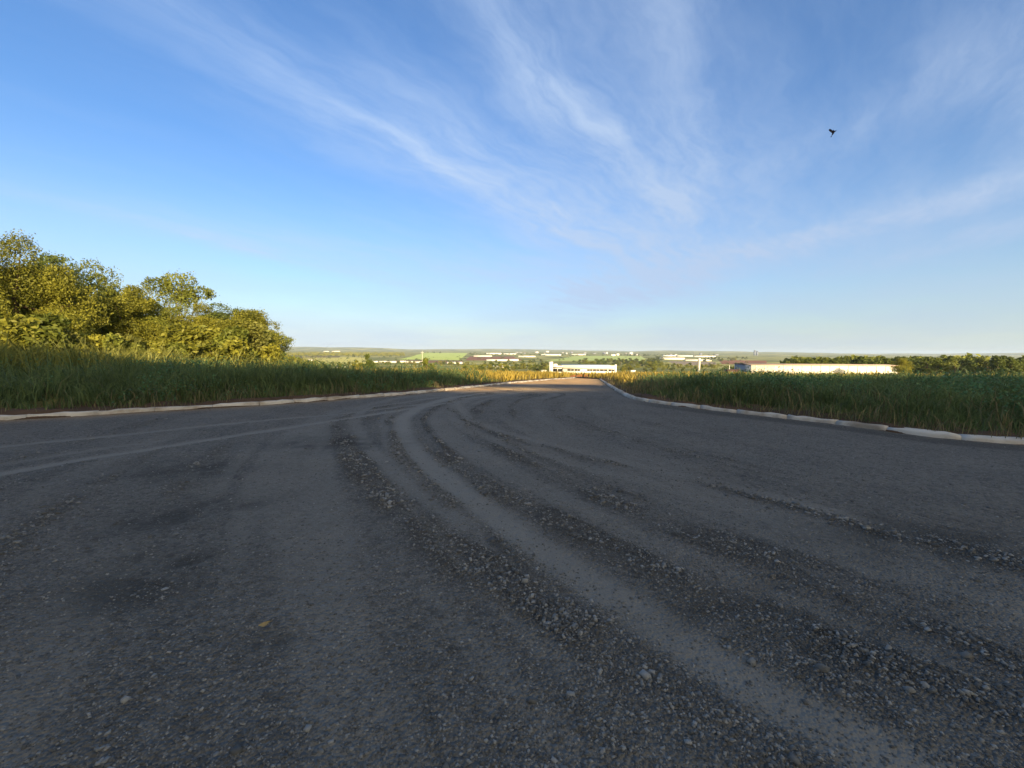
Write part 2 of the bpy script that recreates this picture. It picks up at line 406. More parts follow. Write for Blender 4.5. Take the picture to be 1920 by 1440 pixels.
TR_COARSE = [  # loose windrows thrown up beside the tracks
    (track([(660, 770), (628, 795), (645, 835), (680, 885), (730, 935), (800, 1000), (890, 1060), (1010, 1135), (1130, 1205), (1260, 1280), (1400, 1360), (1520, 1435)]), .17, 1.0),
    (track([(720, 775), (740, 800), (745, 850), (800, 905), (880, 960), (960, 1020), (1060, 1090), (1180, 1165)]), .12, .7),
    (track([(820, 855), (880, 895), (950, 935), (1040, 975), (1130, 1020), (1250, 1085), (1370, 1140), (1520, 1195), (1700, 1260), (1920, 1340)]), .15, .9),
    (track([(845, 765), (880, 792), (960, 820), (1100, 858), (1250, 884), (1400, 925), (1550, 968), (1720, 1015)]), .12, .55),
    (track([(1180, 952), (1300, 995), (1450, 1040), (1620, 1085), (1800, 1130)]), .12, .5),
    (track([(1080, 1280), (1120, 1330), (1160, 1380)]), .10, .8),
]
DIRT = [(380, 878, .4), (300, 970, .3), (420, 945, .25), (330, 1060, .25), (240, 1100, .25), (500, 1210, .10), (1500, 1180, .35), (1760, 1020, .5), (620, 830, .5)]
DIRTP = [(ground_at(u, v), r) for u, v, r in DIRT]
def band(x, y, tr):
    P, w, a = tr
    lo = P.min(0)-3*w-.2; hi = P.max(0)+3*w+.2
    out = np.zeros(x.shape); k = (x > lo[0]) & (x < hi[0]) & (y > lo[1]) & (y < hi[1])
    if k.any():
        d = line_dist(x[k], y[k], P)*(1+.35*(fbm(x[k]*2.3, y[k]*2.3, 3, 77)-.5))
        out[k] = a*np.exp(-(d/w)**4*.7)
    return out
def road_fields(x, y):
    dust = np.zeros(x.shape); coarse = np.zeros(x.shape)
    for t in TR_DUST: dust = np.maximum(dust, band(x, y, t))
    for t in TR_COARSE: coarse = np.maximum(coarse, band(x, y, t))
    near = (np.abs(x) < 14) & (y > 0) & (y < 26)
    if near.any():
        P = TR_DUST[0][0][::2]; xx, yy = x[near], y[near]; best = np.full(xx.shape, 1e9); sg = np.zeros(xx.shape); al = np.zeros(xx.shape)
        for i in range(len(P)-1):
            d0 = P[i+1]-P[i]; L = float(d0@d0); t = np.clip(((xx-P[i, 0])*d0[0]+(yy-P[i, 1])*d0[1])/L, 0, 1)
            ex = xx-P[i, 0]-t*d0[0]; ey = yy-P[i, 1]-t*d0[1]; dd = ex*ex+ey*ey; k = dd < best
            best = np.where(k, dd, best); sg = np.where(k, d0[0]*ey-d0[1]*ex, sg); al = np.where(k, i+t, al)
        sdt = np.sqrt(best)*np.sign(sg)
        st_ = vnoise(sdt*2.6+40, al*.10, 201)*.6+vnoise(sdt*6.5+40, al*.16, 202)*.4
        fade = np.exp(-(np.abs(sdt)/4.5)**2)*.9
        dust[near] = np.maximum(dust[near], .5*sstep(st_, .52, .74)*fade)
        coarse[near] = np.maximum(coarse[near], .75*sstep(-st_, -.44, -.25)*fade)
    patch = fbm(x*1.6, y*1.6, 4, 41)
    coarse = np.clip(coarse*(1-.9*dust)*(.35+1.5*sstep(patch, .35, .65)), 0, 1)
    return dust, coarse
def road_z(x, y):
    s = road_sd(x, y)
    dust, coarse = road_fields(x, y)
    dirt = np.zeros(x.shape)
    for p, r in DIRTP:
        d = np.hypot((x-p.x)*.6, y-p.y)/r*(1+.9*(fbm(x*3, y*3, 3, 9)-.5))
        dirt = np.maximum(dirt, np.exp(-d*d))
    dirt = dirt*(.4+.9*sstep(fbm(x*4, y*4, 3, 12), .35, .6))
    # dark strip of fresh grit along the right kerb
    dr = line_dist(x, y, KR[::4]); dl = line_dist(x, y, KL[::4])
    strip = np.exp(-((dr-.45)/.33)**4)*sstep(-y, -14, -11)
    dirt = np.maximum(dirt, strip*.8); dirt = np.maximum(dirt, np.exp(-((dl-.12)/.2)**2)*.5)
    sunlit_clay = sstep(y, 24, 29)*1.15 + np.exp(-(dl/.5)**2)*.25 + 1.2*np.exp(-((y-20.3)/2.0)**2)*np.exp(-((x+1.0)/3.4)**2)  # clay tone, with the sunlit far road and light streak painted in
    sunlit_clay = np.clip(sunlit_clay*(.75+.8*(fbm(x*.5, y*.5, 3, 88)-.3)), 0, 1)
    r = np.hypot(x, y); fine = np.exp(-r/16)
    # grader lines on the right part, parallel to its kerb
    gl = vnoise(dr*9, (x+y)*.35, 4)*sstep(x-0.5*y, -1, 3)
    z = H0(x, y) + .004 + (fbm(x*.9, y*.9, 4, 3)-.5)*.030 + (fbm(x*6, y*6, 3, 14)-.5)*.010*(1-dust*.7)
    z = z + gl*.008 + coarse*(.010+.015*(fbm(x*14, y*14, 3, 61)))*1.0 - dust*.014 - dirt*.008
    z = z + (vnoise(x*38, y*38, 51)*.006+vnoise(x*70, y*70, 52)*.004)*(1-.75*dust)*(.6+coarse)*fine
    z = z - .30*sstep(s, -.03, .30)
    return z, {'dust': ('POINT', dust), 'coarse': ('POINT', coarse), 'dirt': ('POINT', np.clip(dirt, 0, 1)), 'sunlit_clay': ('POINT', sunlit_clay)}
az = np.r_[np.linspace(-math.radians(78), math.radians(78), 620)]
V, Q, at = polar(az, np.geomspace(.7, 92, 760), 'road', road_z, None)
sdv = road_sd(V[:, 0], V[:, 1]); keep = sdv < .35
Q = Q[keep[Q].all(1)]
az2 = np.linspace(math.radians(78), math.radians(282), 90)
V2, Q2, at2 = polar(az2, np.geomspace(.7, 40, 70), 'road', road_z, None)
keep = road_sd(V2[:, 0], V2[:, 1]) < .35; Q2 = Q2[keep[Q2].all(1)]
cz = float(road_z(np.array([0.]), np.array([0.]))[0][0])
ring = np.concatenate([np.arange(620), np.arange(len(V), len(V)+90)])
cidx = len(V)+len(V2)
T = np.stack([np.full(len(ring), cidx), ring, np.roll(ring, -1)], -1)
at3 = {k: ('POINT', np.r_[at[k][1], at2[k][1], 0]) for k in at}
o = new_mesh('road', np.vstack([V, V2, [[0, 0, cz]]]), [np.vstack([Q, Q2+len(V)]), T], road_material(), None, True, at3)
tag(o, kind='structure')

# ------------------------------------------------------------------ kerbs
CONC = worn('kerb_concrete', (.54, .495, .44), (.27, .215, .16), 1.6, .9, .2, .5)
def kerb(P, side, wfun, name):
    """row of cast blocks along P; side +1 puts the kerb on the right of the direction of travel"""
    mb = MB(); d = np.r_[0, np.cumsum(np.hypot(*np.diff(P, axis=0).T))]; s = 0.0; r = random.Random(3)
    def at(s_):
        x = np.interp(s_, d, P[:, 0]); y = np.interp(s_, d, P[:, 1])
        e = .15; x2 = np.interp(min(s_+e, d[-1]), d, P[:, 0]); y2 = np.interp(min(s_+e, d[-1]), d, P[:, 1])
        x1 = np.interp(max(s_-e, 0), d, P[:, 0]); y1 = np.interp(max(s_-e, 0), d, P[:, 1])
        t = Vector((x2-x1, y2-y1)).normalized(); return Vector((x, y)), Vector((t.y, -t.x))*side
    while s < d[-1]-.3:
        L = min(r.uniform(.85, 1.15), d[-1]-s); dz = r.uniform(-.008, .009); off = r.uniform(-.010, .014)
        n = 6; rows = []
        for i in range(n+1):
            si = s+.003+(L-.006)*i/n; p, nn = at(si); w = wfun(p.x, p.y); zg = float(H0(p.x, p.y))
            ch = r.uniform(-.008, .008); h = .085+dz+ch
            prof = [(-.02+off, -.12), (-.012+off+ch, h-.03), (.018+off, h), (w*.55, h+.006+ch), (w+off+ch, h-.012), (w+.02, -.12)]
            rows.append([(p.x+nn.x*a, p.y+nn.y*a, zg+b) for a, b in prof])
        m = len(rows[0]); V = [q for row in rows for q in row]
        Q = [(i*m+k, i*m+k+1, (i+1)*m+k+1, (i+1)*m+k) for i in range(n) for k in range(m-1)]
        c0 = len(V); V.append(tuple(np.mean(rows[0], 0))); c1 = len(V); V.append(tuple(np.mean(rows[-1], 0)))
        T = [(c0, k+1, k) for k in range(m-1)]+[(c1, n*m+k, n*m+k+1) for k in range(m-1)]
        mb.add(V, Q, T); s += L
    o = mb.build(name, CONC); tag(o, kind='structure'); return o
kerb(KL, -1, lambda x, y: .15, 'kerb')
kerb(KR, 1, lambda x, y: .15+.30*float(sstep(np.array(x), 6.7, 7.6))*float(sstep(np.array(-y), -9.4, -8.2)), 'kerb')

# ------------------------------------------------------------------ loose stones
def stones(n, r0, r1, half, smin, smax, seed, coarse_only=0.0):
    g_ = np.random.default_rng(seed)
    a = g_.uniform(-half, half, n); r = np.exp(g_.uniform(math.log(r0), math.log(r1), n))
    x = r*np.sin(a); y = r*np.cos(a)
    dust, coarse = road_fields(x, y); s = road_sd(x, y)
    pr = (.55+.30*sstep(fbm(x*1.3, y*1.3, 3, 5), .4, .65))*(1-.85*dust) + coarse*1.0
    k = (g_.random(n) < np.maximum(pr, 0)) & (s < -.1) & ((coarse > .25) | (g_.random(n) > coarse_only))
    x, y, coarse = x[k], y[k], coarse[k]; m = len(x)
    z, _ = road_z(x, y)
    size = smin*(smax/smin)**(g_.random(m)**2.6)*(.8+.45*coarse)
    B = np.array([(-1, -1, -1), (1, -1, -1), (1, 1, -1), (-1, 1, -1), (-1, -1, 1), (1, -1, 1), (1, 1, 1), (-1, 1, 1)], float)*.5
    v = B[None]*(1+g_.uniform(-.35, .25, (m, 8, 3)))
    v[:, 4:, :2] *= g_.uniform(.45, 1, (m, 1, 1))
    v = v*np.stack([g_.uniform(.8, 1.5, m), g_.uniform(.6, 1, m), g_.uniform(.35, .75, m)], -1)[:, None]*size[:, None, None]
    ang = g_.uniform(0, 2*PI, m); c, s_ = np.cos(ang)[:, None], np.sin(ang)[:, None]
    tl = g_.uniform(-.5, .5, m)[:, None]
    X = v[..., 0]; Z = v[..., 2]; v0 = X*np.cos(tl)-Z*np.sin(tl); v2 = X*np.sin(tl)+Z*np.cos(tl); v1 = v[..., 1]
    V = np.stack([v0*c-v1*s_+x[:, None], v0*s_+v1*c+y[:, None], v2+(z+size*.03)[:, None]], -1).reshape(-1, 3)
    q = np.array([(0, 3, 2, 1), (4, 5, 6, 7), (0, 1, 5, 4), (1, 2, 6, 5), (2, 3, 7, 6), (3, 0, 4, 7)])
    Q = (q[None]+(np.arange(m)*8)[:, None, None]).reshape(-1, 4)
    tint = np.repeat(g_.random(m)**2.4, 8)
    return V, Q, tint
def stone_material():
    m, g, b = mat('crushed_basalt', rough=.75, spec=.3)
    t = g.n('ShaderNodeAttribute', attribute_name='tint').outputs['Fac']
    c = g.mix(t, (.085, .078, .070, 1), (.34, .32, .295, 1))
    P = g.n('ShaderNodeNewGeometry').outputs['Position']
    c = g.mix(g.m('MULTIPLY', g.noise(P, 130, 3), .5), c, (.07, .068, .064, 1)); g.link(c, b.inputs['Base Color'])
    return m
parts = [stones(250000, .8, 14, math.radians(66), .006, .022, 1), stones(36000, 4, 26, math.radians(62), .018, .042, 2, .9),
         stones(420, .9, 12, math.radians(64), .028, .05, 3)]
Vs, Qs, Ts = [], [], []; b0 = 0
for v, q, t in parts: Vs.append(v); Qs.append(q+b0); Ts.append(t); b0 += len(v)
o = new_mesh('gravel', np.vstack(Vs), np.vstack(Qs), stone_material(), None, False, {'tint': ('POINT', np.concatenate(Ts))})
tag(o, 'loose grey crushed stones strewn over the road in windrows', 'gravel', kind='stuff')
STONE_COUNT = b0//8

# ------------------------------------------------------------------ grass
def blades(x, y, z0, h, w, lean, seed, tint=None):
    """arching grass blades: 5 vertices each"""
    g_ = np.random.default_rng(seed); m = len(x)
    a = g_.uniform(0, 2*PI, m); b = g_.uniform(0, 2*PI, m); wx, wy = np.cos(a)*w/2, np.sin(a)*w/2
    ln = lean*g_.uniform(.2, 1.2, m)*h; lx, ly = np.cos(b)*ln, np.sin(b)*ln
    P = np.zeros((m, 5, 3))
    P[:, 0] = np.c_[x-wx, y-wy, z0]; P[:, 1] = np.c_[x+wx, y+wy, z0]
    mx, my, mz = x+lx*.30, y+ly*.30, z0+h*.62
    P[:, 2] = np.c_[mx+wx*.9, my+wy*.9, mz]; P[:, 3] = np.c_[mx-wx*.9, my-wy*.9, mz]
    P[:, 4] = np.c_[x+lx, y+ly, z0+h*g_.uniform(.72, 1, m)]
    i = np.arange(m)[:, None]*5
    Q = i+np.array([[0, 1, 2, 3]]); T = i+np.array([[3, 2, 4]])
    t = g_.random(m) if tint is None else tint
    return P.reshape(-1, 3), Q, T, np.repeat(t, 5)
def leaves_at(c, size, seed, flat=.5):
    """small leaf quads at centres c"""
    g_ = np.random.default_rng(seed); m = len(c)
    n = g_.normal(size=(m, 3)); n[:, 2] += flat*1.5; n /= np.linalg.norm(n, axis=1)[:, None]
    a = np.cross(n, g_.normal(size=(m, 3))); a /= np.linalg.norm(a, axis=1)[:, None]+1e-9; b = np.cross(n, a)
    s = (size*g_.uniform(.6, 1.3, m))[:, None] if np.ndim(size) else size*g_.uniform(.6, 1.3, m)[:, None]
    P = np.stack([c-a*s*.62, c-b*s*.34+n*s*.08, c+a*s*.62, c+b*s*.34+n*s*.08], 1)
    return P.reshape(-1, 3), np.arange(m*4).reshape(-1, 4)
class Soup:
    def __init__(s): s.V = []; s.Q = []; s.T = []; s.t = []; s.n = 0
    def add(s, V, Q, T=None, t=None):
        s.V.append(V); s.Q.append(Q+s.n)
        if T is not None and len(T): s.T.append(T+s.n)
        s.t.append(np.full(len(V), .5) if t is None else t); s.n += len(V)
    def build(s, name, m, parent=None, link=True):
        return new_mesh(name, np.vstack(s.V), [np.vstack(s.Q)]+([np.vstack(s.T)] if s.T else []), m, parent, False, {'tint': ('POINT', np.concatenate(s.t))}, link)
def scatter(n, az0, az1, r0, r1, seed, dens):
    g_ = np.random.default_rng(seed); a = g_.uniform(math.radians(az0), math.radians(az1), n); r = np.exp(g_.uniform(math.log(r0), math.log(r1), n))
    x = r*np.sin(a); y = r*np.cos(a); s = road_sd(x, y); k = g_.random(n) < dens(x, y, s); return x[k], y[k], s[k]
GREEN = leafy('verge_grass_green', (.050, .074, .026), (.21, .27, .09), .4)
OLIVE = leafy('dry_grass', (.22, .16, .03), (.62, .46, .09), .45)
WEED = leafy('weed_leaf', (.040, .095, .040), (.13, .25, .10), .3)
def near_dens(x, y, s):
    edge = .35+.5*fbm(x*.7, y*.7, 3, 8)
    return (s > edge*.9)*(.25+.75*sstep(s, .3, 1.6))*sstep(fbm(x*.9, y*.9, 3, 15), .25, .5)*(1-.85*sstep(y, 27, 36))*(1-.75*sstep(y, 45, 60))
sp = Soup()
for (a0, a1, n, sd_) in ((-66, 5, 240000, 1), (6, 66, 220000, 2)):
    x, y, s = scatter(n, a0, a1, 5.5, 60, sd_, near_dens)
    m = len(x); g_ = np.random.default_rng(sd_+50)
    hh = (.22+.95*sstep(s, .4, 2.6))*(.55+.6*fbm(x*.8, y*.8, 3, 19))*np.where(g_.random(m) < .03, g_.uniform(1.1, 1.55, m), g_.uniform(.4, 1.05, m))*(.8+.45*sstep(fbm(x*1.9, y*1.9, 2, 44), .35, .65))
    hh = hh*np.where(x < 0, .86, .76)*(1-.35*sstep(x, 3, 12)*sstep(-x, -22, -14)*(y < 26))*(1-.45*sstep(y, 20, 40))
    far = np.hypot(x, y); w = np.maximum(.007, far*.0012)*g_.uniform(.6, 1.5, m)
    z = verge_z(x, y, s)-.02
    tint = np.clip(.05+.9*(fbm(x*1.1, y*1.1, 3, 33)-.25)+g_.normal(0, .16, m), 0, 1)
    V, Q, T, t = blades(x, y, z, hh, w, .85, sd_, tint); sp.add(V, Q, T, t)
o = sp.build('grass', GREEN); tag(o, 'tall dark green grass growing thick on both road verges', 'grass', kind='stuff')
# broad-leaved weeds among the grass
sp = Soup()
for (a0, a1, n, sd_, hmul) in ((-66, -2, 14000, 5, 1.0), (14, 66, 5500, 6, .74)):
    x, y, s = scatter(n, a0, a1, 6, 40, sd_, lambda x, y, s: (s > .7)*sstep(fbm(x*.45, y*.45, 3, 71), .42, .6)*sstep(s, .5, 2.5))
    g_ = np.random.default_rng(sd_); m = len(x); z = verge_z(x, y, s); hh = hmul*(.35+.75*sstep(s, .6, 3))*g_.uniform(.6, 1.1, m)*(1-.4*sstep(y, 20, 36))
    k = 16; u = g_.uniform(.25, 1, (m, k)); rad = .16*(1-u*.4)
    c = np.stack([x[:, None]+g_.normal(0, 1, (m, k))*rad, y[:, None]+g_.normal(0, 1, (m, k))*rad, (z[:, None]+u*hh[:, None])], -1).reshape(-1, 3)
    V, Q = leaves_at(c, .06, sd_, .8); tt = np.repeat(np.repeat(g_.random(m)*.5, k)+g_.random(m*k)*.5, 4); sp.add(V, Q, None, tt)
o = sp.build('weeds', WEED); tag(o, 'broad leaved green weeds mixed into the verge grass', 'weeds', kind='stuff')
# pale seed heads and dry stems at the kerb
sp = Soup()
x, y, s = scatter(90000, -66, 66, 5.5, 60, 9, lambda x, y, s: (s > .10)*(.15+.75*sstep(fbm(x*.8, y*.8, 3, 91), .45, .6))*sstep(-s, -5, -.6))
m = len(x); g_ = np.random.default_rng(4); V, Q, T, t = blades(x, y, verge_z(x, y, s)-.01, g_.uniform(.12, .85, m)*(.4+.6*sstep(s, .2, 1.8)), np.maximum(.006, np.hypot(x, y)*.0011), .8, 4); sp.add(V, Q, T, t)
o = sp.build('dry_grass', leafy('straw', (.075, .06, .03), (.26, .22, .10), .3)); tag(o, 'thin brownish dry grass stems along the kerbs', 'grass', kind='stuff')
# sunlit rough pasture beyond the end of the road
sp = Soup()
def past_dens(x, y, s):
    return (s > .8)*sstep(y-.35*np.maximum(x-8, 0), 23, 30)*sstep(fbm(x*.12, y*.12, 3, 52), .2, .45)*(1-sstep(-(np.abs(y-PE.y-4)+np.abs(x-PE.x)*.6), -9, -6))
x, y, s = scatter(180000, -36, 52, 19, 330, 12, past_dens); m = len(x); g_ = np.random.default_rng(13); r = np.hypot(x, y)
z = verge_z(x, y, s); hh = g_.uniform(.35, .95, m)*(.6+.6*fbm(x*.2, y*.2, 3, 3))*(1-.5*sstep(y, 60, 140)); tint = np.clip(.15+.8*fbm(x*.05, y*.05, 3, 61)+g_.normal(0, .15, m), 0, 1)
V, Q, T, t = blades(x, y, z-.03, hh, np.maximum(.02, r*.0022)*g_.uniform(.6, 1.6, m), .5, 14, tint); sp.add(V, Q, T, t)
o = sp.build('pasture_grass', OLIVE); tag(o, 'golden sunlit rough grass beyond the end of the road', 'grass', kind='stuff')

# ------------------------------------------------------------------ trees
BARK = worn('bark', (.16, .11, .07), (.08, .055, .035), 4, .9, .1, .6)
def crown_mesh(seed, blobs, n, size, name='crown', m=None, squash=.7, flat=.35):
    """leaf clumps on the shells of several blobs; blobs = [(x,y,z,r)]"""
    g_ = np.random.default_rng(seed); B = np.array(blobs); wgt = B[:, 3]**2; wgt /= wgt.sum()
    i = g_.choice(len(B), n, p=wgt); d = g_.normal(size=(n, 3)); d /= np.linalg.norm(d, axis=1)[:, None]
    rad = B[i, 3]*g_.uniform(.45, 1.0, n)**.45*(1+.28*(vnoise(d[:, 0]*4+i*7.1, d[:, 1]*4+d[:, 2]*4, seed)-.5)*2)
    d *= g_.uniform(.65, 1.4, (len(B), 3))[i]; d[:, 2] *= squash
    stray = g_.random(n) < .24                                   # loose outer sprays between the clumps
    rad = np.where(stray, rad*g_.uniform(1.0, 1.28, n), rad)
    c = B[i, :3]+d*rad[:, None]+g_.normal(0, .05, (n, 3))*B[i, 3:4]
    gap = vnoise((c[:, 0]+.6*c[:, 2])*1.7+31, (c[:, 1]-.8*c[:, 2])*1.7+17, seed+3); keep_ = gap > .29 if n > 4000 else gap > -1
    c = c[keep_]; i = i[keep_]; n = len(c)
    V, Q = leaves_at(c, size, seed, flat)
    bt = g_.random(len(B)); t = np.clip(.45*bt[i]+.55*g_.random(n), 0, 1)
    return new_mesh(name, V, Q, m, None, False, {'tint': ('POINT', np.repeat(t, 4))}, False)
def limb_mesh(seed, h, r, blobs, lean=(0, 0), link=False, forks=7):
    g_ = random.Random(seed); mb = MB(); top = Vector((lean[0], lean[1], h*.62))
    pts = [Vector((0, 0, -.2)), Vector((lean[0]*.2+g_.uniform(-.1, .1), lean[1]*.2, h*.2)), Vector((lean[0]*.6, lean[1]*.6+g_.uniform(-.12, .12), h*.42)), top]
    mb.tube(pts, [r*1.25, r, r*.75, r*.4])
    bl = sorted(blobs, key=lambda b: -b[3])[:forks]
    for b in bl:
        t = g_.uniform(.35, .9); k = t*3; i = min(int(k), 2); p0 = pts[i].lerp(pts[i+1], k-i); p2 = Vector(b[:3])
        p1 = p0.lerp(p2, .5)+Vector((g_.uniform(-.2, .2), g_.uniform(-.2, .2), -.15*h*.3)); mb.tube([p0, p1, p2], [r*.45, r*.3, r*.1], 5)
    return mb.build('trunk', BARK, None, True, False)
def blob_crown(seed, w, h, z0, n=14, top=1.0):
    g_ = random.Random(seed); out = []
    for k in range(n):
        u = (k+.5)/n; zz = z0+(h-z0)*u*.86+g_.uniform(-.1, .1)*h; prof = math.sin(PI*min(1, max(.12, u*.85+.12)))**.7
        a = g_.uniform(0, 2*PI); rr_ = w*.5*prof*g_.uniform(.25, .72)
        out.append((math.cos(a)*rr_*1.12, math.sin(a)*rr_*1.12, zz, w*.5*g_.uniform(.22, .46)*(.55+.45*prof)))
    return out
TREE_LEAF = {'gold': leafy('tree_leaf_golden', (.060, .075, .012), (.37, .345, .042), .3),
             'green': leafy('tree_leaf_green', (.042, .062, .012), (.25, .265, .040), .3),
             'dark': leafy('tree_leaf_dark', (.035, .055, .014), (.14, .17, .030), .25),
             'shrub': leafy('shrub_leaf', (.09, .10, .022), (.32, .31, .07), .4)}
def make_tree(seed, h, w, z0, kind, n, size, nb=14, squash=.72, blobs=None, lean=(0, 0), r=None):
    bl = blobs or blob_crown(seed, w, h, z0, nb)
    return crown_mesh(seed, bl, n, size, 'crown', TREE_LEAF[kind], squash), limb_mesh(seed, h, r or .03*h, bl, lean)
def mesh_top(me):
    if 'top' not in me:
        a = np.empty(len(me.vertices)*3, np.float32); me.vertices.foreach_get('co', a); me['top'] = float(np.percentile(a[2::3], 99.7))
    return me['top']
def place_tree(protos, loc, rz, sc, label, group=None, name='tree', cat='tree'):
    t = empty(name, loc, rz); t.scale = sc if isinstance(sc, tuple) else (sc, sc, sc)
    tag(t, label, cat, group)
    c = bpy.data.objects.new('crown', protos[0]); COL.objects.link(c); c.parent = t
    if protos[1]:
        k = bpy.data.objects.new('trunk', protos[1]); COL.objects.link(k); k.parent = t
    return t
def tree_px(protos, u, Y, ytop, hmodel, label, group=None, sx=1.0, name='tree', rz=None, cat='tree', lift=0):
    """tree standing at distance Y in column u whose top reaches row ytop"""
    p = at_depth(u, Y); s = float(road_sd(np.array([p.x]), np.array([p.y]))[0]); p.z = float(verge_z(np.array([p.x]), np.array([p.y]), np.array([s]))[0])-.05+lift
    hmodel = mesh_top(protos[0])
    hz = 658+(u-960)*math.tan(ROLL); ztop = CAMH+(hz-ytop)*Y/F; k = max(.05, (ztop-p.z)/hmodel)
    return place_tree(protos, p, random.uniform(0, 6.28) if rz is None else rz, (k*sx, k*sx, k), label, group, name, cat)
LT = 40000; LS = .115
A1 = make_tree(11, 9, 7.5, 1.6, 'gold', LT, LS, 24)
A2 = make_tree(12, 8, 6.5, 1.0, 'green', LT, LS, 22)
A3 = make_tree(13, 7.5, 6, .5, 'gold', 30000, LS, 22)
A4 = make_tree(14, 8, 6.5, .8, 'dark', 30000, LS, 20)
AU = make_tree(15, 8, 6, 5, 'green', 5200, .15, 9, .7, blobs=[(-1.3, .1, 7.3, .95), (-.3, .4, 7.55, .9), (.7, -.3, 7.3, 1.05), (1.6, .2, 6.8, .9), (.4, .3, 6.5, .8), (1.2, -.5, 6.2, .7), (-.6, -.2, 6.4, .5), (0, 0, 5.4, .4)], r=.13)
# front row of the wood on the left; column, distance, row of the top, proto
for (u, Y, yt, pr, hm, sx, lb) in [
    (-60, 19, 458, A1, 9, 1.0, 'tall golden green tree cut by the left edge of the picture'),
    (40, 21, 452, A1, 9, .95, 'tallest golden leaved tree standing at the left end of the wood'),
    (105, 25, 484, A4, 8, .9, 'darker tree showing between the tallest tree and the rounded golden tree'),
    (128, 22, 505, A3, 7.5, .85, 'rounded golden green tree in front of the dark tree at the left'),
    (205, 28, 500, A2, 8, .95, 'tree with small raised tuft on top in the middle of the wood'),
    (256, 27, 540, A3, 7.5, .9, 'golden rounded tree just left of the open umbrella shaped crown'),
    (316, 29, 566, A2, 8, 1.0, 'low broad tree under the open umbrella shaped crown'),
    (380, 30, 570, A1, 9, 1.15, 'spreading green gold tree right of the umbrella shaped crown'),
    (432, 32, 574, A4, 8, 1.25, 'darker tree near the right end of the wood'),
    (456, 31, 584, A3, 7.5, 1.3, 'golden tree second from the right end of the wood'),
    (484, 33, 584, A3, 7.5, 1.15, 'bushy golden tree forming the right end of the wood')]:
    tree_px(pr, u, Y, yt, hm, lb, 'trees of the wood on the left', sx)
tree_px(AU, 338, 34, 514, 8.4, 'slender tree with an open umbrella shaped crown standing above the wood', 'trees of the wood on the left', 1.0, rz=0.2)
for k, (u, Y, yt, pr, hm) in enumerate([(0, 30, 500, A4, 8), (70, 33, 520, A4, 8), (160, 34, 530, A2, 8), (235, 36, 556, A4, 8), (330, 38, 590, A4, 8), (400, 40, 588, A4, 8), (470, 42, 590, A2, 8), (488, 43, 600, A2, 8), (300, 37, 572, A2, 8), (-40, 24, 500, A4, 8)]):
    tree_px(pr, u, Y, yt, hm, 'darker tree of the second row filling the wood behind the front trees', 'second row trees of the wood', 1.25)
# low shrubs at the foot of the wood
S1 = make_tree(21, 2.6, 2.8, .1, 'shrub', 5200, .13, 9, .8, r=.04); S2 = make_tree(22, 2.4, 3.0, .1, 'gold', 5200, .13, 9, .8, r=.04)
S3 = make_tree(23, 2.2, 2.6, .1, 'green', 4800, .12, 9, .8, r=.04)
sh = [(-20, 17), (30, 18), (75, 18.5), (120, 19), (165, 20), (205, 21), (245, 22), (285, 23), (322, 24), (360, 25), (398, 26.5), (432, 28), (464, 29.5), (484, 31), (496, 34), (52, 20), (140, 21), (225, 23.5), (300, 25.5), (380, 28), (450, 31.5)]
for k, (u, Y) in enumerate(sh):
    yt = [612, 606, 600, 618, 622, 628, 632, 640, 642, 645][k % 10]-(6 if u < 150 else -4 if u > 400 else 0)
    tree_px((S1, S2, S3)[k % 3], u, Y, yt+random.uniform(-5, 8), 2.5, 'bushy yellow green shrub in the thicket at the foot of the wood', 'shrubs at the foot of the wood', 1.15, 'shrub', cat='shrub')
# tall sunlit weeds between shrubs and shaded grass
sp = Soup(); x, y, s = scatter(60000, -62, -24, 15, 44, 31, lambda x, y, s: (s > 5)*1.0*sstep(-x, 14.8, 17.5)); m = len(x); g_ = np.random.default_rng(3)
V, Q, T, t = blades(x, y, verge_z(x, y, s), g_.uniform(.8, 2.0, m)*(.6+.6*fbm(x*.5, y*.5, 3, 6)), np.maximum(.03, np.hypot(x, y)*.0018)*g_.uniform(.6, 1.5, m), .45, 8); sp.add(V, Q, T, t)
o = sp.build('undergrowth', TREE_LEAF['shrub']); tag(o, 'tall yellow green weeds at the edge of the wood', 'weeds', kind='stuff')
# single bushes further on
MB1 = make_tree(31, 5, 4.6, .5, 'dark', 2600, .36, 9, .8); MB2 = make_tree(32, 5, 4.4, .4, 'green', 2600, .36, 9, .8); MB3 = make_tree(33, 5, 5.5, .3, 'gold', 2600, .38, 9, .8)
for (u, Y, yt, pr, lb, sx) in [
    (691, 66, 664, MB1, 'small dark tree above the shaded grass left of the road', .75),
    (800, 78, 671, MB2, 'rounded green bush beside the pale field pole', .95),
    (668, 72, 676, MB3, 'low golden bush left of the small dark tree', 1.0),
    (560, 60, 670, MB2, 'low green bush right of the wood beside the small pale shed', 1.2),
    (592, 70, 680, MB1, 'dark low shrub in front of the yellow field', 1.0),
    (536, 46, 668, MB3, 'low yellow shrub touching the right end of the wood', 1.1),
    (640, 64, 682, MB2, 'small green bush below the yellow field', 1.2),
    (880, 60, 694, MB1, 'dark shrub by the left kerb before the golden grass', 1.6),
    (915, 42, 697, MB2, 'green shrub right beside the end of the left kerb gap', 1.6)]:
    tree_px(pr, u, Y, yt, 5, lb, None, sx, 'bush', cat='bush')

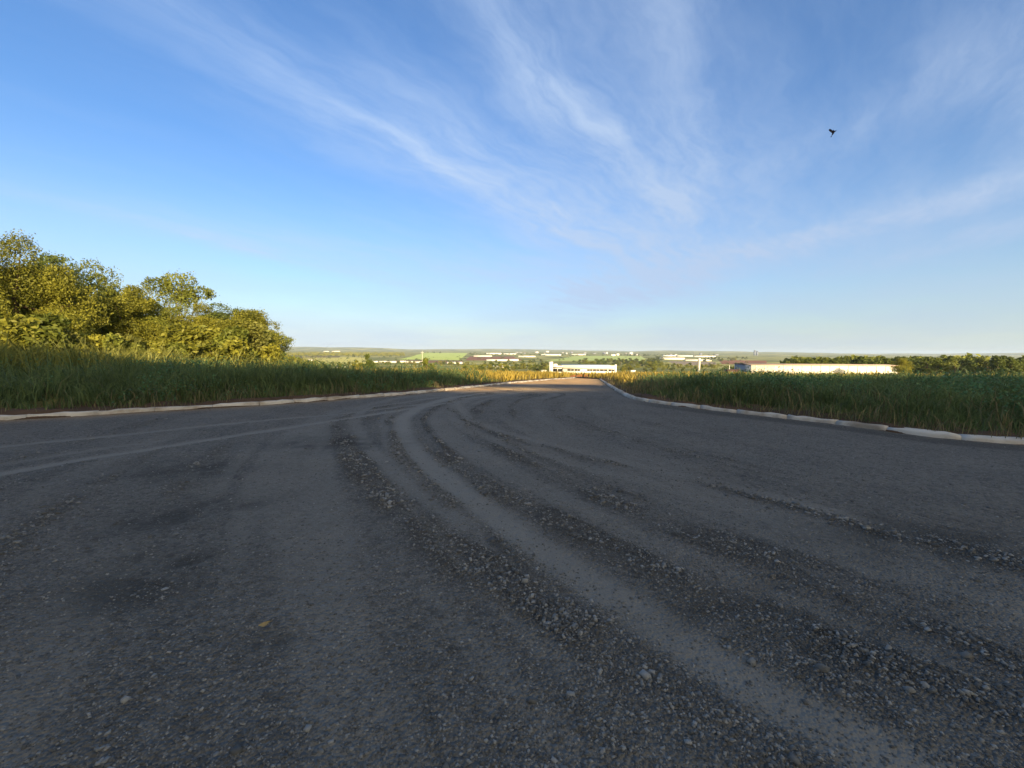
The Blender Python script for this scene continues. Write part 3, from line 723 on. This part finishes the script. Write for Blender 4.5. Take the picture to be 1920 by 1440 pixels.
# ------------------------------------------------------------------ fields in the valley
def field(pts, c1, c2, label, name='field', lift=.35, n=24, rows=0):
    P = [ground_at(u, v) for u, v in pts]; m, g, b = mat(name+'_cover', rough=.95, spec=.05)
    Pn = g.n('ShaderNodeNewGeometry').outputs['Position']; nn = g.noise(Pn, .02, 6, .65)
    g.link(g.mix(g.ss(nn, .35, .65), (*c1, 1), (*c2, 1)), b.inputs['Base Color'])
    A, B, C_, D = [np.array(p[:2]) for p in P]; u = np.linspace(0, 1, n)
    U, W = np.meshgrid(u, u); X = ((A[None, None]*(1-U[..., None])+B*U[..., None])*(1-W[..., None])+(D*(1-U[..., None])+C_*U[..., None])*W[..., None])
    x = X[..., 0].ravel(); y = X[..., 1].ravel(); edge = np.minimum(np.minimum(U, 1-U), np.minimum(W, 1-W)).ravel()
    z = H0(x, y)+lift*np.where(edge > 1e-6, 1, -1.5); idx = np.arange(n*n).reshape(n, n)
    Q = np.stack([idx[:-1, :-1], idx[:-1, 1:], idx[1:, 1:], idx[1:, :-1]], -1).reshape(-1, 4)
    o = new_mesh(name, np.c_[x, y, z], Q, m, None, True); tag(o, kind='structure'); return o
GF1 = (.115, .145, .030); GF2 = (.150, .165, .045)
field([(588, 686), (700, 686), (690, 670), (560, 668)], (.56, .50, .12), (.62, .56, .17), "yellow field")
field([(742, 674.5), (862, 675.5), (880, 662), (800, 660.5)], (.48, .58, .13), (.56, .64, .18), "bright field")
field([(1010, 678), (1222, 677), (1205, 667.5), (1070, 667)], (.42, .52, .15), (.50, .56, .19), "green field")
field([(868, 676), (985, 676), (965, 668), (878, 668)], (.24, .10, .055), (.30, .15, .09), 'red earth', 'earth_lot')
field([(1352, 683), (1440, 684), (1440, 676), (1345, 675)], (.26, .11, .06), (.32, .15, .08), 'red bank', 'earth_lot')
field([(1262, 684), (1345, 686), (1345, 679), (1250, 677)], (.30, .24, .17), (.36, .28, .20), 'bare lot', 'earth_lot')
field([(716, 679.5), (872, 681.5), (872, 676.5), (745, 675.5)], (.22, .12, .065), (.27, .17, .10), 'dirt strip', 'earth_lot')
field([(530, 676), (640, 672), (640, 667), (530, 668)], (.16, .14, .06), (.22, .17, .08), 'dry strip')

# ------------------------------------------------------------------ valley trees (one by one) and far woods
V1 = make_tree(41, 8, 8, .3, 'green', 700, .95, 8, .8); V2 = make_tree(42, 8, 9, .3, 'dark', 700, .95, 8, .8); V3 = make_tree(43, 8, 8, .3, 'gold', 700, .95, 8, .8)
VP = (V1, V2, V3)
def strip(u0, u1, y0, y1, n, hpx, pw, group, label, seed, hm=8.0, name='tree'):
    r = random.Random(seed)
    for k in range(n):
        u = u0+(u1-u0)*(k+r.random())/n; v = y0+(y1-y0)*r.random(); p = ground_at(u, v)
        if p is None: continue
        h = min(13, hpx*r.uniform(.7, 1.25)*p.y/F); k_ = h/hm
        place_tree(VP[r.choices(range(3), pw)[0]], p-Vector((0, 0, .3)), r.uniform(0, 6.28), (k_*r.uniform(1, 1.5), k_*r.uniform(1, 1.5), k_), label, group, name)
strip(872, 1032, 690, 698, 26, 12, (3, 3, 3), 'trees in front of the white roof strip', 'tree of the thicket left of the white building', 1)
strip(900, 1030, 680, 687, 18, 7, (3, 4, 1), 'trees on the valley floor', 'small tree in the belt between the red lot and white building', 2)
strip(1086, 1240, 679, 689, 34, 12, (3, 5, 1), 'tree belt behind the white building', 'tree of the dark belt behind the white building', 3)
strip(1158, 1245, 684, 698, 16, 11, (3, 3, 3), 'trees right of the white building', 'tree right of the white building near the pale sign', 4)
strip(1215, 1242, 672, 682, 8, 12, (2, 5, 0), 'tall trees at the field corner', 'tall dark tree at the right corner of the green field', 5)
strip(1240, 1390, 686, 696, 26, 8, (3, 3, 2), 'trees around the white tower', 'small tree in the row around the white pillar', 6)
strip(1162, 1222, 666.5, 667.5, 9, 6, (1, 8, 0), 'dark trees behind the green field', 'dark tree on the far edge of the green field', 7)
strip(1320, 1400, 672, 678, 12, 8, (2, 3, 1), 'trees behind the red bank', 'tree on the red earth bank left of the long warehouse', 8)
strip(700, 880, 682, 690, 26, 7, (2, 2, 4), 'scrub trees left of the golden grass', 'scrubby tree behind the shaded verge left of the road', 9)
strip(540, 700, 684, 690, 16, 9, (3, 1, 4), 'scrub trees below the yellow field', 'scrubby tree in front of the yellow field', 10)
strip(790, 830, 661, 662.5, 5, 4, (1, 5, 0), 'trees on the crest of the bright field', 'dark little tree on the crest of the bright field', 11)
strip(650, 690, 668, 669, 6, 5, (2, 4, 1), 'trees behind the yellow field', 'little tree behind the yellow field', 12)
def forest(name, label, spots, seed, m, leaf=1.5, nl=46):
    g_ = np.random.default_rng(seed); sp = Soup()
    for (x, y, h, w) in spots:
        z = float(H0(x, y)); d = g_.normal(size=(nl, 3)); d /= np.linalg.norm(d, axis=1)[:, None]; d[:, 2] = np.abs(d[:, 2])*.9-.15
        c = np.array([x, y, z+h*.45])+d*np.array([w*.5, w*.5, h*.5])*g_.uniform(.7, 1.05, (nl, 1))
        V, Q = leaves_at(c, leaf*w/8, int(g_.integers(1e6)), .6); sp.add(V, Q, None, np.repeat(np.clip(g_.random()*.6+g_.random(nl)*.4, 0, 1), 4))
    o = sp.build(name, m); tag(o, label, 'woodland', kind='stuff')
def wood_spots(u0, u1, v0, v1, n, h, seed):
    r = random.Random(seed); out = []
    for k in range(n):
        p = ground_at(r.uniform(u0, u1), r.uniform(v0, v1))
        if p is not None: hh = h*r.uniform(.65, 1.3); out.append((p.x, p.y, hh, hh*r.uniform(1, 1.5)))
    return out
forest('woodland', 'olive green wood on the low rise left of the bright field', wood_spots(520, 760, 662, 668.5, 620, 10, 3), 3, TREE_LEAF['gold'], 1.9)
forest('woodland', 'scattered scrub and hedges over the far valley floor', wood_spots(880, 1340, 662, 668, 260, 8, 4)+wood_spots(540, 1400, 668, 684, 150, 6, 5), 4, TREE_LEAF['dark'], 1.9)
forest('woodland', 'olive scrub filling the valley around the white building', wood_spots(866, 1034, 677, 695, 190, 4.5, 15)+wood_spots(1090, 1250, 679, 694, 220, 5, 16)+wood_spots(1245, 1400, 686, 694, 120, 4, 17), 14, TREE_LEAF['gold'], 1.0)
forest('woodland', 'mixed scrub on the slope below the yellow field', wood_spots(530, 872, 682, 692, 240, 3.6, 18), 19, TREE_LEAF['shrub'], .9)
# wood on the right: trees one can tell apart along its front, the mass behind
RW = [make_tree(51, 9, 9, .3, 'green', 2600, .55, 10, .8), make_tree(52, 9, 9, .3, 'dark', 2600, .55, 10, .8)]
r = random.Random(5)
for k in range(46):
    u = 1478+k*10+r.uniform(-4, 4); Y = r.uniform(150, 215); yt = (675 if u < 1520 else 671)-(2 if u > 1650 else 0)+r.uniform(-3, 4)
    tree_px(RW[r.random() < .55], u, Y, yt, 8.6, 'front tree of the olive wood on the right skyline', 'front trees of the wood on the right', r.uniform(.9, 1.2))
yb = place_tree  # the yellowish tree
tree_px(A3, 1690, 120, 672, 7.5, 'yellow green tree beyond the right end of the long pale warehouse', None, 1.4)
forest('woodland', 'brownish green wood along the skyline on the right', [(x, y, h, h*1.2) for x, y, h in [( (lambda t, Y: (Y*math.tan(math.radians(t)), Y, 10.6+random.uniform(-1.6, 1.8)+max(0, 2-Y*0.004)))(random.uniform(33, 62), random.uniform(230, 520))) for _ in range(520)]], 8, TREE_LEAF['green'], 1.5, 70)
# wood far left, beyond the trees
forest('woodland', 'far wood glimpsed behind the left trees', [(Y*math.tan(math.radians(t)), Y, 9, 11) for t, Y in [(random.uniform(-60, -28), random.uniform(150, 400)) for _ in range(120)]], 9, TREE_LEAF['dark'], 1.5)

# ------------------------------------------------------------------ buildings
WHITE = worn('white_render', (.80, .77, .70), (.70, .66, .58), .4, .8); CREAM = worn('cream_sheet', (.78, .72, .60), (.70, .64, .52), .3, .6)
GLASS = mat('dark_glazing', (.02, .022, .025), .25, .5)[0]; ROOFW = worn('pale_roof', (.62, .60, .56), (.52, .50, .46), .3, .6)
TILE = worn('red_roof_tile', (.33, .17, .11), (.42, .25, .17), 1.5, .8); SHADEW = worn('end_wall_shade_blue', (.20, .24, .31), (.15, .18, .24), .5, .6)  # the grey blue is shade put into the warehouse end wall colour
DARKR = worn('dark_roof', (.06, .065, .08), (.09, .09, .10), .5, .6); TOWERM = worn('hazy_facade', (.16, .18, .22), (.22, .23, .26), .02, .7)
def warehouse(u0, u1, vb, hpx, label, name='warehouse', depth=None, wallm=CREAM, roofm=ROOFW, gable=.12, windows=True, Y=None, group=None, cat='warehouse', rz=0.0):
    um = (u0+u1)/2; p = at_depth(um, Y) if Y else ground_at(um, vb)
    W = (u1-u0)*p.y/F; Hh = hpx*p.y/F; D = depth or W*.5
    b = empty(name, p-Vector((0, 0, .3)), rz); tag(b, label, cat, group)
    w = MB(); w.box(-W/2, W/2, 0, D, 0, Hh+.3); w.build('wall', wallm, b)
    f = MB(); hh = Hh+.303; f.prism([(-.4, hh), (D/2, hh+gable*D*.5), (D+.4, hh), (D+.4, hh+.25), (D/2, hh+gable*D*.5+.25), (-.4, hh+.25)], -W/2-.3, W/2+.3); f.build('roof', roofm, b)
    if windows:
        n = max(2, min(9, int(W/9)))
        for k in range(n):
            x = -W/2+W*(k+.5)/n; d = MB(); ww = W/n*.28; d.box(x-ww, x+ww, -.05, .06, Hh*.25+.3, Hh*.55+.3); d.build('window', GLASS, b)
    return b
# the white building past the end of the road
Yb = 285.0; pb = at_depth(1093, Yb); S = Yb/F; pb.z += 1.1
wb = empty('building', pb, 0); tag(wb, 'long low white building with a square tower and dark window band past the road end', 'building')
def X(u): return (u-1093)*S
m_ = MB(); m_.box(X(1030), X(1036.5), 0, 3, -2.5, 19*S); m_.build('tower', WHITE, wb)
m_ = MB(); m_.box(X(1056), X(1155), .5, 14, -2.5, 10.2*S); m_.box(X(1036.5), X(1056), 3.2, 14, -2.5, 11*S); m_.build('wall', WHITE, wb)
m_ = MB(); m_.prism([(-.5, 6.3*S), (-.5, 12.2*S), (15, 13.5*S), (15, 10.25*S), (.4, 10.25*S), (.4, 6.3*S)], X(1056), X(1150)); m_.build('roof', CREAM, wb)
m_ = MB(); m_.box(X(1036.6), X(1056), -.3, 3.1, 8.6*S, 11.4*S); m_.box(X(1038), X(1045), 1, 3, 11.41*S, 15*S); m_.build('porch_roof', WHITE, wb)
m_ = MB(); m_.box(X(1037), X(1055), 2.9, 3.15, .2*S, 8.2*S); m_.build('door', GLASS, wb)
m_ = MB(); m_.box(X(1036.8), X(1054), .5, .8, 6.0*S, 7.0*S); m_.box(X(1045), X(1045.6), .5, .8, 0, 6.0*S); m_.build('door_frame', WHITE, wb)
for (a, b_) in ((1064, 1076), (1077.5, 1088), (1101, 1111), (1112, 1124), (1125, 1139), (1141, 1152)):
    w = MB(); w.box(X(a), X(b_), .30, .56, 2.3*S, 5.4*S); wo = w.build('window', GLASS, wb)
    w = MB(); w.box(X((a+b_)/2)-.06, X((a+b_)/2)+.06, .22, .28, 2.3*S, 5.4*S); w.build('frame', WHITE, wo)
m_ = MB(); m_.prism([(0, -2.5), (0, 14.8*S), (2.5, 14.8*S), (2.5, -2.5)], X(1153), X(1156)); m_.prism([(.2, 10.3*S), (.2, 12.8*S), (2.3, 12.8*S), (2.3, 10.3*S)], X(1147), X(1153)); m_.build('end_pillar', WHITE, wb)
# red tiled houses behind it
for (u0, u1, vb, lb) in [(1058, 1076, 688.5, 'red tiled house behind the left half of the white building'), (1077, 1096, 688.5, 'red tiled house behind the middle of the white building')]:
    warehouse(u0, u1, vb, 3, lb, 'house', 10, WHITE, TILE, .45, False, cat='house', Y=330)
# pale signboard
p = at_depth(1187, 250); sb = empty('sign', p); tag(sb, 'pale signboard on posts right of the white building', 'sign'); s_ = 250/F
m_ = MB(); m_.box(-4.5*s_, 4.5*s_, 0, .25, 2.2*s_, 8*s_); m_.build('board', WHITE, sb)
for q in (-3, 3): m_ = MB(); m_.box(q*s_-.1, q*s_+.1, .26, .45, -.3, 7.4*s_); m_.build('post', CONC, sb)
# white pillar
p = at_depth(1310, 150); pl = empty('pillar', p); tag(pl, 'tall slim white pillar rising above the right verge', 'pillar'); s_ = 150/F
zt = CAMH+(661-672.5)*s_-p.z; m_ = MB(); m_.tube([(0, 0, -.3), (0, 0, zt-.5), (0, 0, zt-.45), (0, 0, zt)], [.42, .42, .50, .50], 16); m_.build('shaft', WHITE, pl)
m_ = MB(); m_.tube([(0, 0, zt+.003), (0, 0, zt+.25)], [.45, .1], 16); m_.build('cap', ROOFW, pl)
# long warehouse on the right
Yw = 135.0; ul, ur = 1408, 1686; pw = at_depth((ul+ur)/2, Yw); S = Yw/F; Wd = (ur-ul)*S
ztop = CAMH+(663.5-685.6)*S
lw = empty('warehouse', (pw.x, Yw, pw.z-.3), 0); tag(lw, 'long low cream warehouse behind the right verge with shade painted blue on its end', 'warehouse')
hh = ztop-pw.z+.3; hh2 = hh
m_ = MB(); m_.box(-Wd/2, Wd/2, 0, .3, 0, hh); m_.box(-Wd/2, Wd/2, 10, 10.3, 0, hh); m_.build('wall', CREAM, lw)
m_ = MB(); m_.box(-Wd/2-.05, -Wd/2+.25, .31, 9.99, 0, hh-.02); m_.build('end_wall', SHADEW, lw)['label'] = 'end wall coloured grey blue for shade'
m_ = MB(); m_.box(Wd/2-.25, Wd/2+.05, .31, 9.99, 0, hh-.02); m_.build('end_wall', CREAM, lw)
m_ = MB(); m_.prism([(-.3, hh+.003), (5, hh+.25), (10.6, hh+.003), (10.6, hh+.16), (5, hh+.41), (-.3, hh+.16)], -Wd/2-.3, Wd/2+.3); m_.build('roof', worn('rusty_roof', (.46, .35, .27), (.38, .28, .21), .4, .7), lw)
for k in range(16):
    m_ = MB(); xx = -Wd/2+Wd*(k+.5)/16; m_.box(xx-.09, xx+.09, -.12, -.002, .1, hh-.1); m_.build('pilaster', CREAM, lw)
# red and white van by its shaded end
p = at_depth(1374, 118); vn = empty('van', p, .2); tag(vn, 'small dark red van beside the shaded end of the warehouse', 'van')
m_ = MB(); m_.prism([(-.9, .35), (-.9, 1.2), (-.8, 2.0), (.8, 2.0), (.9, 1.2), (.9, .35)], -2.2, 1.3); m_.prism([(-.9, .35), (-.9, 1.15), (.9, 1.15), (.9, .35)], 1.303, 2.3); m_.build('body', worn('red_paint', (.10, .045, .045), (.08, .04, .04), 1, .4), vn, False)
m_ = MB(); m_.prism([(-.8, 1.16), (-.7, 1.85), (.7, 1.85), (.8, 1.16)], 1.31, 1.75); m_.build('windscreen', GLASS, vn)
for xx in (-1.5, 1.5):
    for yy in (-.92, .78):
        m_ = MB(); m_.tube([(xx, yy, .33), (xx, yy+.16, .33)], [.33, .33], 12); m_.build('wheel', DARKR, vn)
# dark-roofed building in front of the right wood
warehouse(1462, 1488, 677, 8, 'dark grey building against the left end of the right wood', 'building', 12, DARKR, DARKR, .2, False, Y=175, cat='building')
# valley sheds and industrial halls
ROWS = [(700, 708, 679.5, 2.2, 'first small cream shed of the row under the bright field'), (711, 724, 680, 2.6, 'second cream shed of the row under the bright field'),
        (726, 742, 680, 2.4, 'longest cream shed of the row under the bright field'), (746, 760, 680, 3.0, 'cream shed with tall gable in the row under the bright field'),
        (762, 774, 679.8, 2.4, 'cream shed near the right end of the row under the bright field'), (776, 790, 680.3, 2.0, 'low cream shed left of the rounded green bush'),
        (838, 866, 682, 2.2, 'pale strip shed at the foot of the bright field'),
        (914, 956, 690.5, 2.3, 'long white roofed shed amid the thicket left of the white building'),
        (912, 952, 677, 2.4, 'long white hall on the lower edge of the red lot'), (955, 972, 677, 3.2, 'short white hall at the right of the red lot'),
        (888, 922, 669, 2.0, 'cream hall on the upper edge of the red lot'), (972, 1004, 669.5, 1.9, 'pale hall right of the red lot'),
        (911, 940, 664.3, 2.3, 'white hall on the far plain above the red lot'), (944, 968, 664.6, 1.7, 'low pale hall on the far plain beside the white hall'),
        (1015, 1052, 666.6, 2.3, 'broad white hall far behind the square tower'), (1072, 1098, 666, 1.8, 'small pale hall behind the left of the green field'),
        (1240, 1284, 674.5, 3.4, 'long cream hall right of the tall dark trees'), (1286, 1334, 677, 2.2, 'lower pale hall continuing right of the long cream hall'),
        (1244, 1268, 668, 1.9, 'white far hall above the long cream hall'), (1270, 1300, 668.6, 1.9, 'white far hall left of the tall white pillar'),
        (1302, 1342, 669.6, 2.2, 'white far hall right of the tall white pillar'),
        (622, 636, 659.4, 1.1, 'pale far block on the skyline above the olive wood'), (606, 616, 659.4, 1.0, 'small pale far block on the skyline above the olive wood'),
        (578, 586, 676.5, 2.2, 'small white shed beside the low green bush'), (620, 632, 690.5, 2, 'pale low shed under the yellow field'), (636, 648, 690.3, 2, 'second pale low shed under the yellow field'),
        (1146, 1154, 667.5, 3, 'small white house on the far edge of the green field'), (1156, 1161, 666.6, 3.4, 'narrow white house left of the dark far trees'),
        (1190, 1197, 686.5, 2, 'small white house in the tree belt'), (1206, 1214, 687, 2, 'small grey roofed house in the tree belt'),
        (1015, 1024, 698, 3, 'small pale shed left of the square tower')]
for (a, b_, vb, hp, lb) in ROWS:
    warehouse(a, b_, vb, hp, lb, 'hall' if b_-a > 20 else 'shed', None if b_-a < 20 else 22, WHITE if 'white' in lb else CREAM, ROOFW, .12, False, cat='hall' if b_-a > 20 else 'shed')
# far town: pale blocks
r = random.Random(9)
for k in range(28):
    u = r.uniform(960, 1345); Y = r.uniform(3200, 5200); p = at_depth(u, Y); b = empty('building', p); W = r.uniform(10, 34); h = r.uniform(4, 10)+(10 if r.random() < .1 else 0)
    tag(b, 'tiny pale block of the far town near the horizon', 'building', 'pale blocks of the far town')
    m_ = MB(); m_.box(-W/2, W/2, 0, 15, -3, h); m_.build('wall', (ROOFW, TOWERM, TOWERM)[k % 3], b)
    m_ = MB(); m_.box(-W/2-.5, W/2+.5, -.5, 15.5, h+.01, h+1); m_.build('roof', (ROOFW, TILE)[k % 2], b)
for (u, wpx, vt, lb) in [(1416, 2.6, 660.0, 'left and taller of two dark high rise towers on the horizon'), (1420.5, 2.2, 661.2, 'right and lower of two dark high rise towers on the horizon')]:
    Y = 4200; p = at_depth(u, Y); s_ = Y/F; b = empty('tower_block', p); tag(b, lb, 'tower block', 'twin high rise towers')
    zt = CAMH+(661.9-vt)*s_-p.z+15; m_ = MB(); m_.box(-wpx/2*s_, wpx/2*s_, 0, 18, -5, zt); m_.build('wall', TOWERM, b)
    m_ = MB(); m_.box(-wpx/4*s_, wpx/4*s_, 4, 12, zt+.01, zt+4); m_.build('roof', DARKR, b)
# thin poles
def pole(u, Y, vt, r_, label, m=CREAM, arm=True):
    p = at_depth(u, Y); hz = 658+(u-960)*math.tan(ROLL); zt = CAMH+(hz-vt)*Y/F; b = empty('pole', p); tag(b, label, 'pole')
    m_ = MB(); m_.tube([(0, 0, -.3), (0, 0, zt-p.z)], [r_, r_*.7], 8); m_.build('shaft', m, b)
    if not arm: return
    m_ = MB(); m_.box(-.8, .8, -r_-.12, -r_-.005, zt-p.z-.8, zt-p.z-.65); m_.build('crossarm', m, b)
pole(792, 210, 658, .09, 'thin pale pole standing before the bright field'); pole(1367, 125, 684, .09, 'short white pole by the shaded end of the warehouse', WHITE, False)
# post fence along the far side of the pasture, right
b = empty('fence', (0, 0, 0)); tag(b, 'pale post and rail fence below the small trees right of the white building', 'fence')
m_ = MB(); last = None
for k in range(26):
    u = 1196+k*6.6; Y = 235-k*3.2; p = at_depth(u, Y); q = MB(); q.box(p.x-.09, p.x+.09, p.y-.09, p.y+.09, p.z-.3, p.z+1.5); q.build('post', CREAM, b)
    if last is not None:
        for zz in (.6, 1.2): m_.tube([last+Vector((0, .12, zz)), p+Vector((0, .12, zz))], [.035, .035], 5)
    last = p
m_.build('rail', CREAM, b)
# red earth heap where the road stops
def heap(cx, cy, w, d, h, label):
    n = 36; U, W = np.meshgrid(np.linspace(-1, 1, n), np.linspace(-1, 1, n)); x = cx+U*w; y = cy+W*d
    hh = np.clip(1-(U**2+W**2), 0, 1)**.7*h*(.5+fbm(x*.9, y*.9, 4, 17)); z = H0(x, y)-.15+hh*1.2
    idx = np.arange(n*n).reshape(n, n); Q = np.stack([idx[:-1, :-1], idx[:-1, 1:], idx[1:, 1:], idx[1:, :-1]], -1).reshape(-1, 4)
    o = new_mesh('earth_heap', np.c_[x.ravel(), y.ravel(), z.ravel()], Q, worn('red_earth', (.46, .15, .045), (.55, .22, .08), 1.5, .95, .1, .6), None, True); tag(o, label, 'earth heap')
heap(PE.x-.4, PE.y+3, 3.8, 1.6, .42, 'low heap of red earth closing off the far end of the road')

# ------------------------------------------------------------------ unseen rise added behind the camera to shade the road
def build_shadow_hill():
    xs = np.linspace(-140, 140, 281); ys = np.linspace(-64, -10, 60); Xg, Yg = np.meshgrid(xs, ys)
    prof = sstep(Yg, -64, -28)*(1-sstep(Yg, -24, -10)); top = SHADOW_TOP(Xg)
    z = H0(Xg, Yg)-.3+prof*(top+.3); idx = np.arange(z.size).reshape(z.shape)
    Q = np.stack([idx[:-1, :-1], idx[:-1, 1:], idx[1:, 1:], idx[1:, :-1]], -1).reshape(-1, 4)
    o = new_mesh('shadow_hill', np.c_[Xg.ravel(), Yg.ravel(), z.ravel()], Q, ground_material(), None, True, {'soil': ('POINT', np.full(z.size, .3))}); tag(o, kind='structure')
def SHADOW_TOP(x):  # crest shaped so shadow edge and light streak land on the road
    return 1.147*np.interp(x, [-140, -20, 5, 11, 13.5, 17, 22, 26, 45, 140], [9.2, 9.25, 9.3, 9.6, 7.9, 8.0, 8.6, 9.2, 9.4, 10.5]) + (fbm(x*.3, x*0+.5, 3, 7)-.5)*.3
build_shadow_hill()
for (x, k, n_) in [(12.5, 1.0, 61), (17.5, 1.05, 62), (22, .95, 63)]:       # unseen trees added on that rise to lay shadow bands on the road
    bl = [(rng.uniform(-3.2, 3.2), rng.uniform(-1, 1), 1.0+rng.uniform(-.10, .12), .42) for _ in range(34)]
    pr = (crown_mesh(n_, bl, 9000, .20, 'crown', TREE_LEAF['green'], .7), limb_mesh(n_, 1.4, .09, [(0, 0, -1.2, 1)]+bl))
    place_tree(pr, (x, -26, 9.85), .3, k, 'unseen low spreading tree added behind the road to cast shadow', 'added shadow trees behind the road')

# ------------------------------------------------------------------ bird and small litter
def bird():
    d = pixray(1562, 248); p = Vector((0, 0, CAMH))+d*34; b = empty('bird', p, 0); tag(b, 'small dark bird flying alone in the upper right sky', 'bird')
    def ell(f, n=9): return f
    m_ = MB(); m_.tube([(-.05, 0, -.17), (-.035, 0, -.13), (0, 0, -.06), (.03, 0, 0), (.035, 0, .06), (.02, 0, .10), (.0, 0, .125)], [.012, .03, .045, .05, .038, .028, .006], 10)
    def plate(pts, th=.014):
        n = len(pts); c = (sum(p[0] for p in pts)/n, sum(p[2] for p in pts)/n); cy = sum(p[1] for p in pts)/n
        V = [(x, y-th, z) for x, y, z in pts]+[(x, y+th, z) for x, y, z in pts]+[(c[0], cy-th*1.5, c[1]), (c[0], cy+th*1.5, c[1])]
        m_.add(V, [(k, (k+1) % n, n+(k+1) % n, n+k) for k in range(n)], [(2*n, k, (k+1) % n) for k in range(n)]+[(2*n+1, n+(k+1) % n, n+k) for k in range(n)])
    plate([(.02, 0, .04), (-.05, .02, .12), (-.11, .05, .19), (-.16, .08, .215), (-.19, .09, .19), (-.175, .08, .13), (-.13, .05, .06), (-.07, .01, -.02), (-.01, 0, -.05)])
    plate([(.02, 0, -.03), (.09, .03, .0), (.17, .06, .06), (.24, .09, .13), (.27, .10, .17), (.21, .08, .145), (.13, .05, .10), (.06, .02, .065)])
    m_.add([(-.045, -.012, -.15), (-.045, .012, -.15), (-.13, .02, -.26), (-.09, -.02, -.28), (-.04, 0, -.145)], [(0, 1, 2, 3)], [(0, 3, 4), (1, 4, 2), (2, 4, 3)])
    m_.build('body', mat('black_feathers', (.004, .004, .007), .95, .02)[0], b, True)
bird()
def leaf(u, v, s, label, m):
    p = ground_at(u, v); z, _ = road_z(np.array([p.x]), np.array([p.y])); n = 9; V = []; 
    for i in range(n+1):
        t = i/n; w = s*.32*math.sin(PI*min(.98, max(.04, t)))**.8; zz = s*.35*(t-.5)**2*2
        V += [(s*(t-.5), -w, zz+s*.16), (s*(t-.5), 0, zz), (s*(t-.5), w, zz+s*.10)]
    Q = [(i*3+k, i*3+k+1, (i+1)*3+k+1, (i+1)*3+k) for i in range(n) for k in (0, 1)]
    b = MB(); b.add(V, Q); b.tube([(s*.5, 0, s*.17), (s*.8, .01, s*.2)], [s*.02, s*.012], 5)
    o = b.build('leaf', m); o.location = (p.x, p.y, float(z[0])+.02); o.rotation_euler = (.25, -.15, .5); tag(o, label, 'leaf')
leaf(497, 1183, .055, 'curled yellowish dry leaf lying alone on the grey gravel', worn('dry_leaf', (.36, .25, .10), (.26, .17, .07), 30, .7))

# ------------------------------------------------------------------ haze
hz = MB(); hz.box(-14500, 14500, -14500, 14500, -75, 110); ho = hz.build('haze', None); tag(ho, 'thin pale haze in the air over the valley', 'haze', kind='stuff')
hm = bpy.data.materials.new('haze_air'); hm.use_nodes = True; nt = hm.node_tree; nt.nodes.clear()
ou = nt.nodes.new('ShaderNodeOutputMaterial'); pv = nt.nodes.new('ShaderNodeVolumePrincipled')
pv.inputs['Color'].default_value = (.66, .80, 1.0, 1); pv.inputs['Density'].default_value = 0.00006
nt.links.new(pv.outputs[0], ou.inputs['Volume']); ho.data.materials.append(hm)
print('STONES', STONE_COUNT)
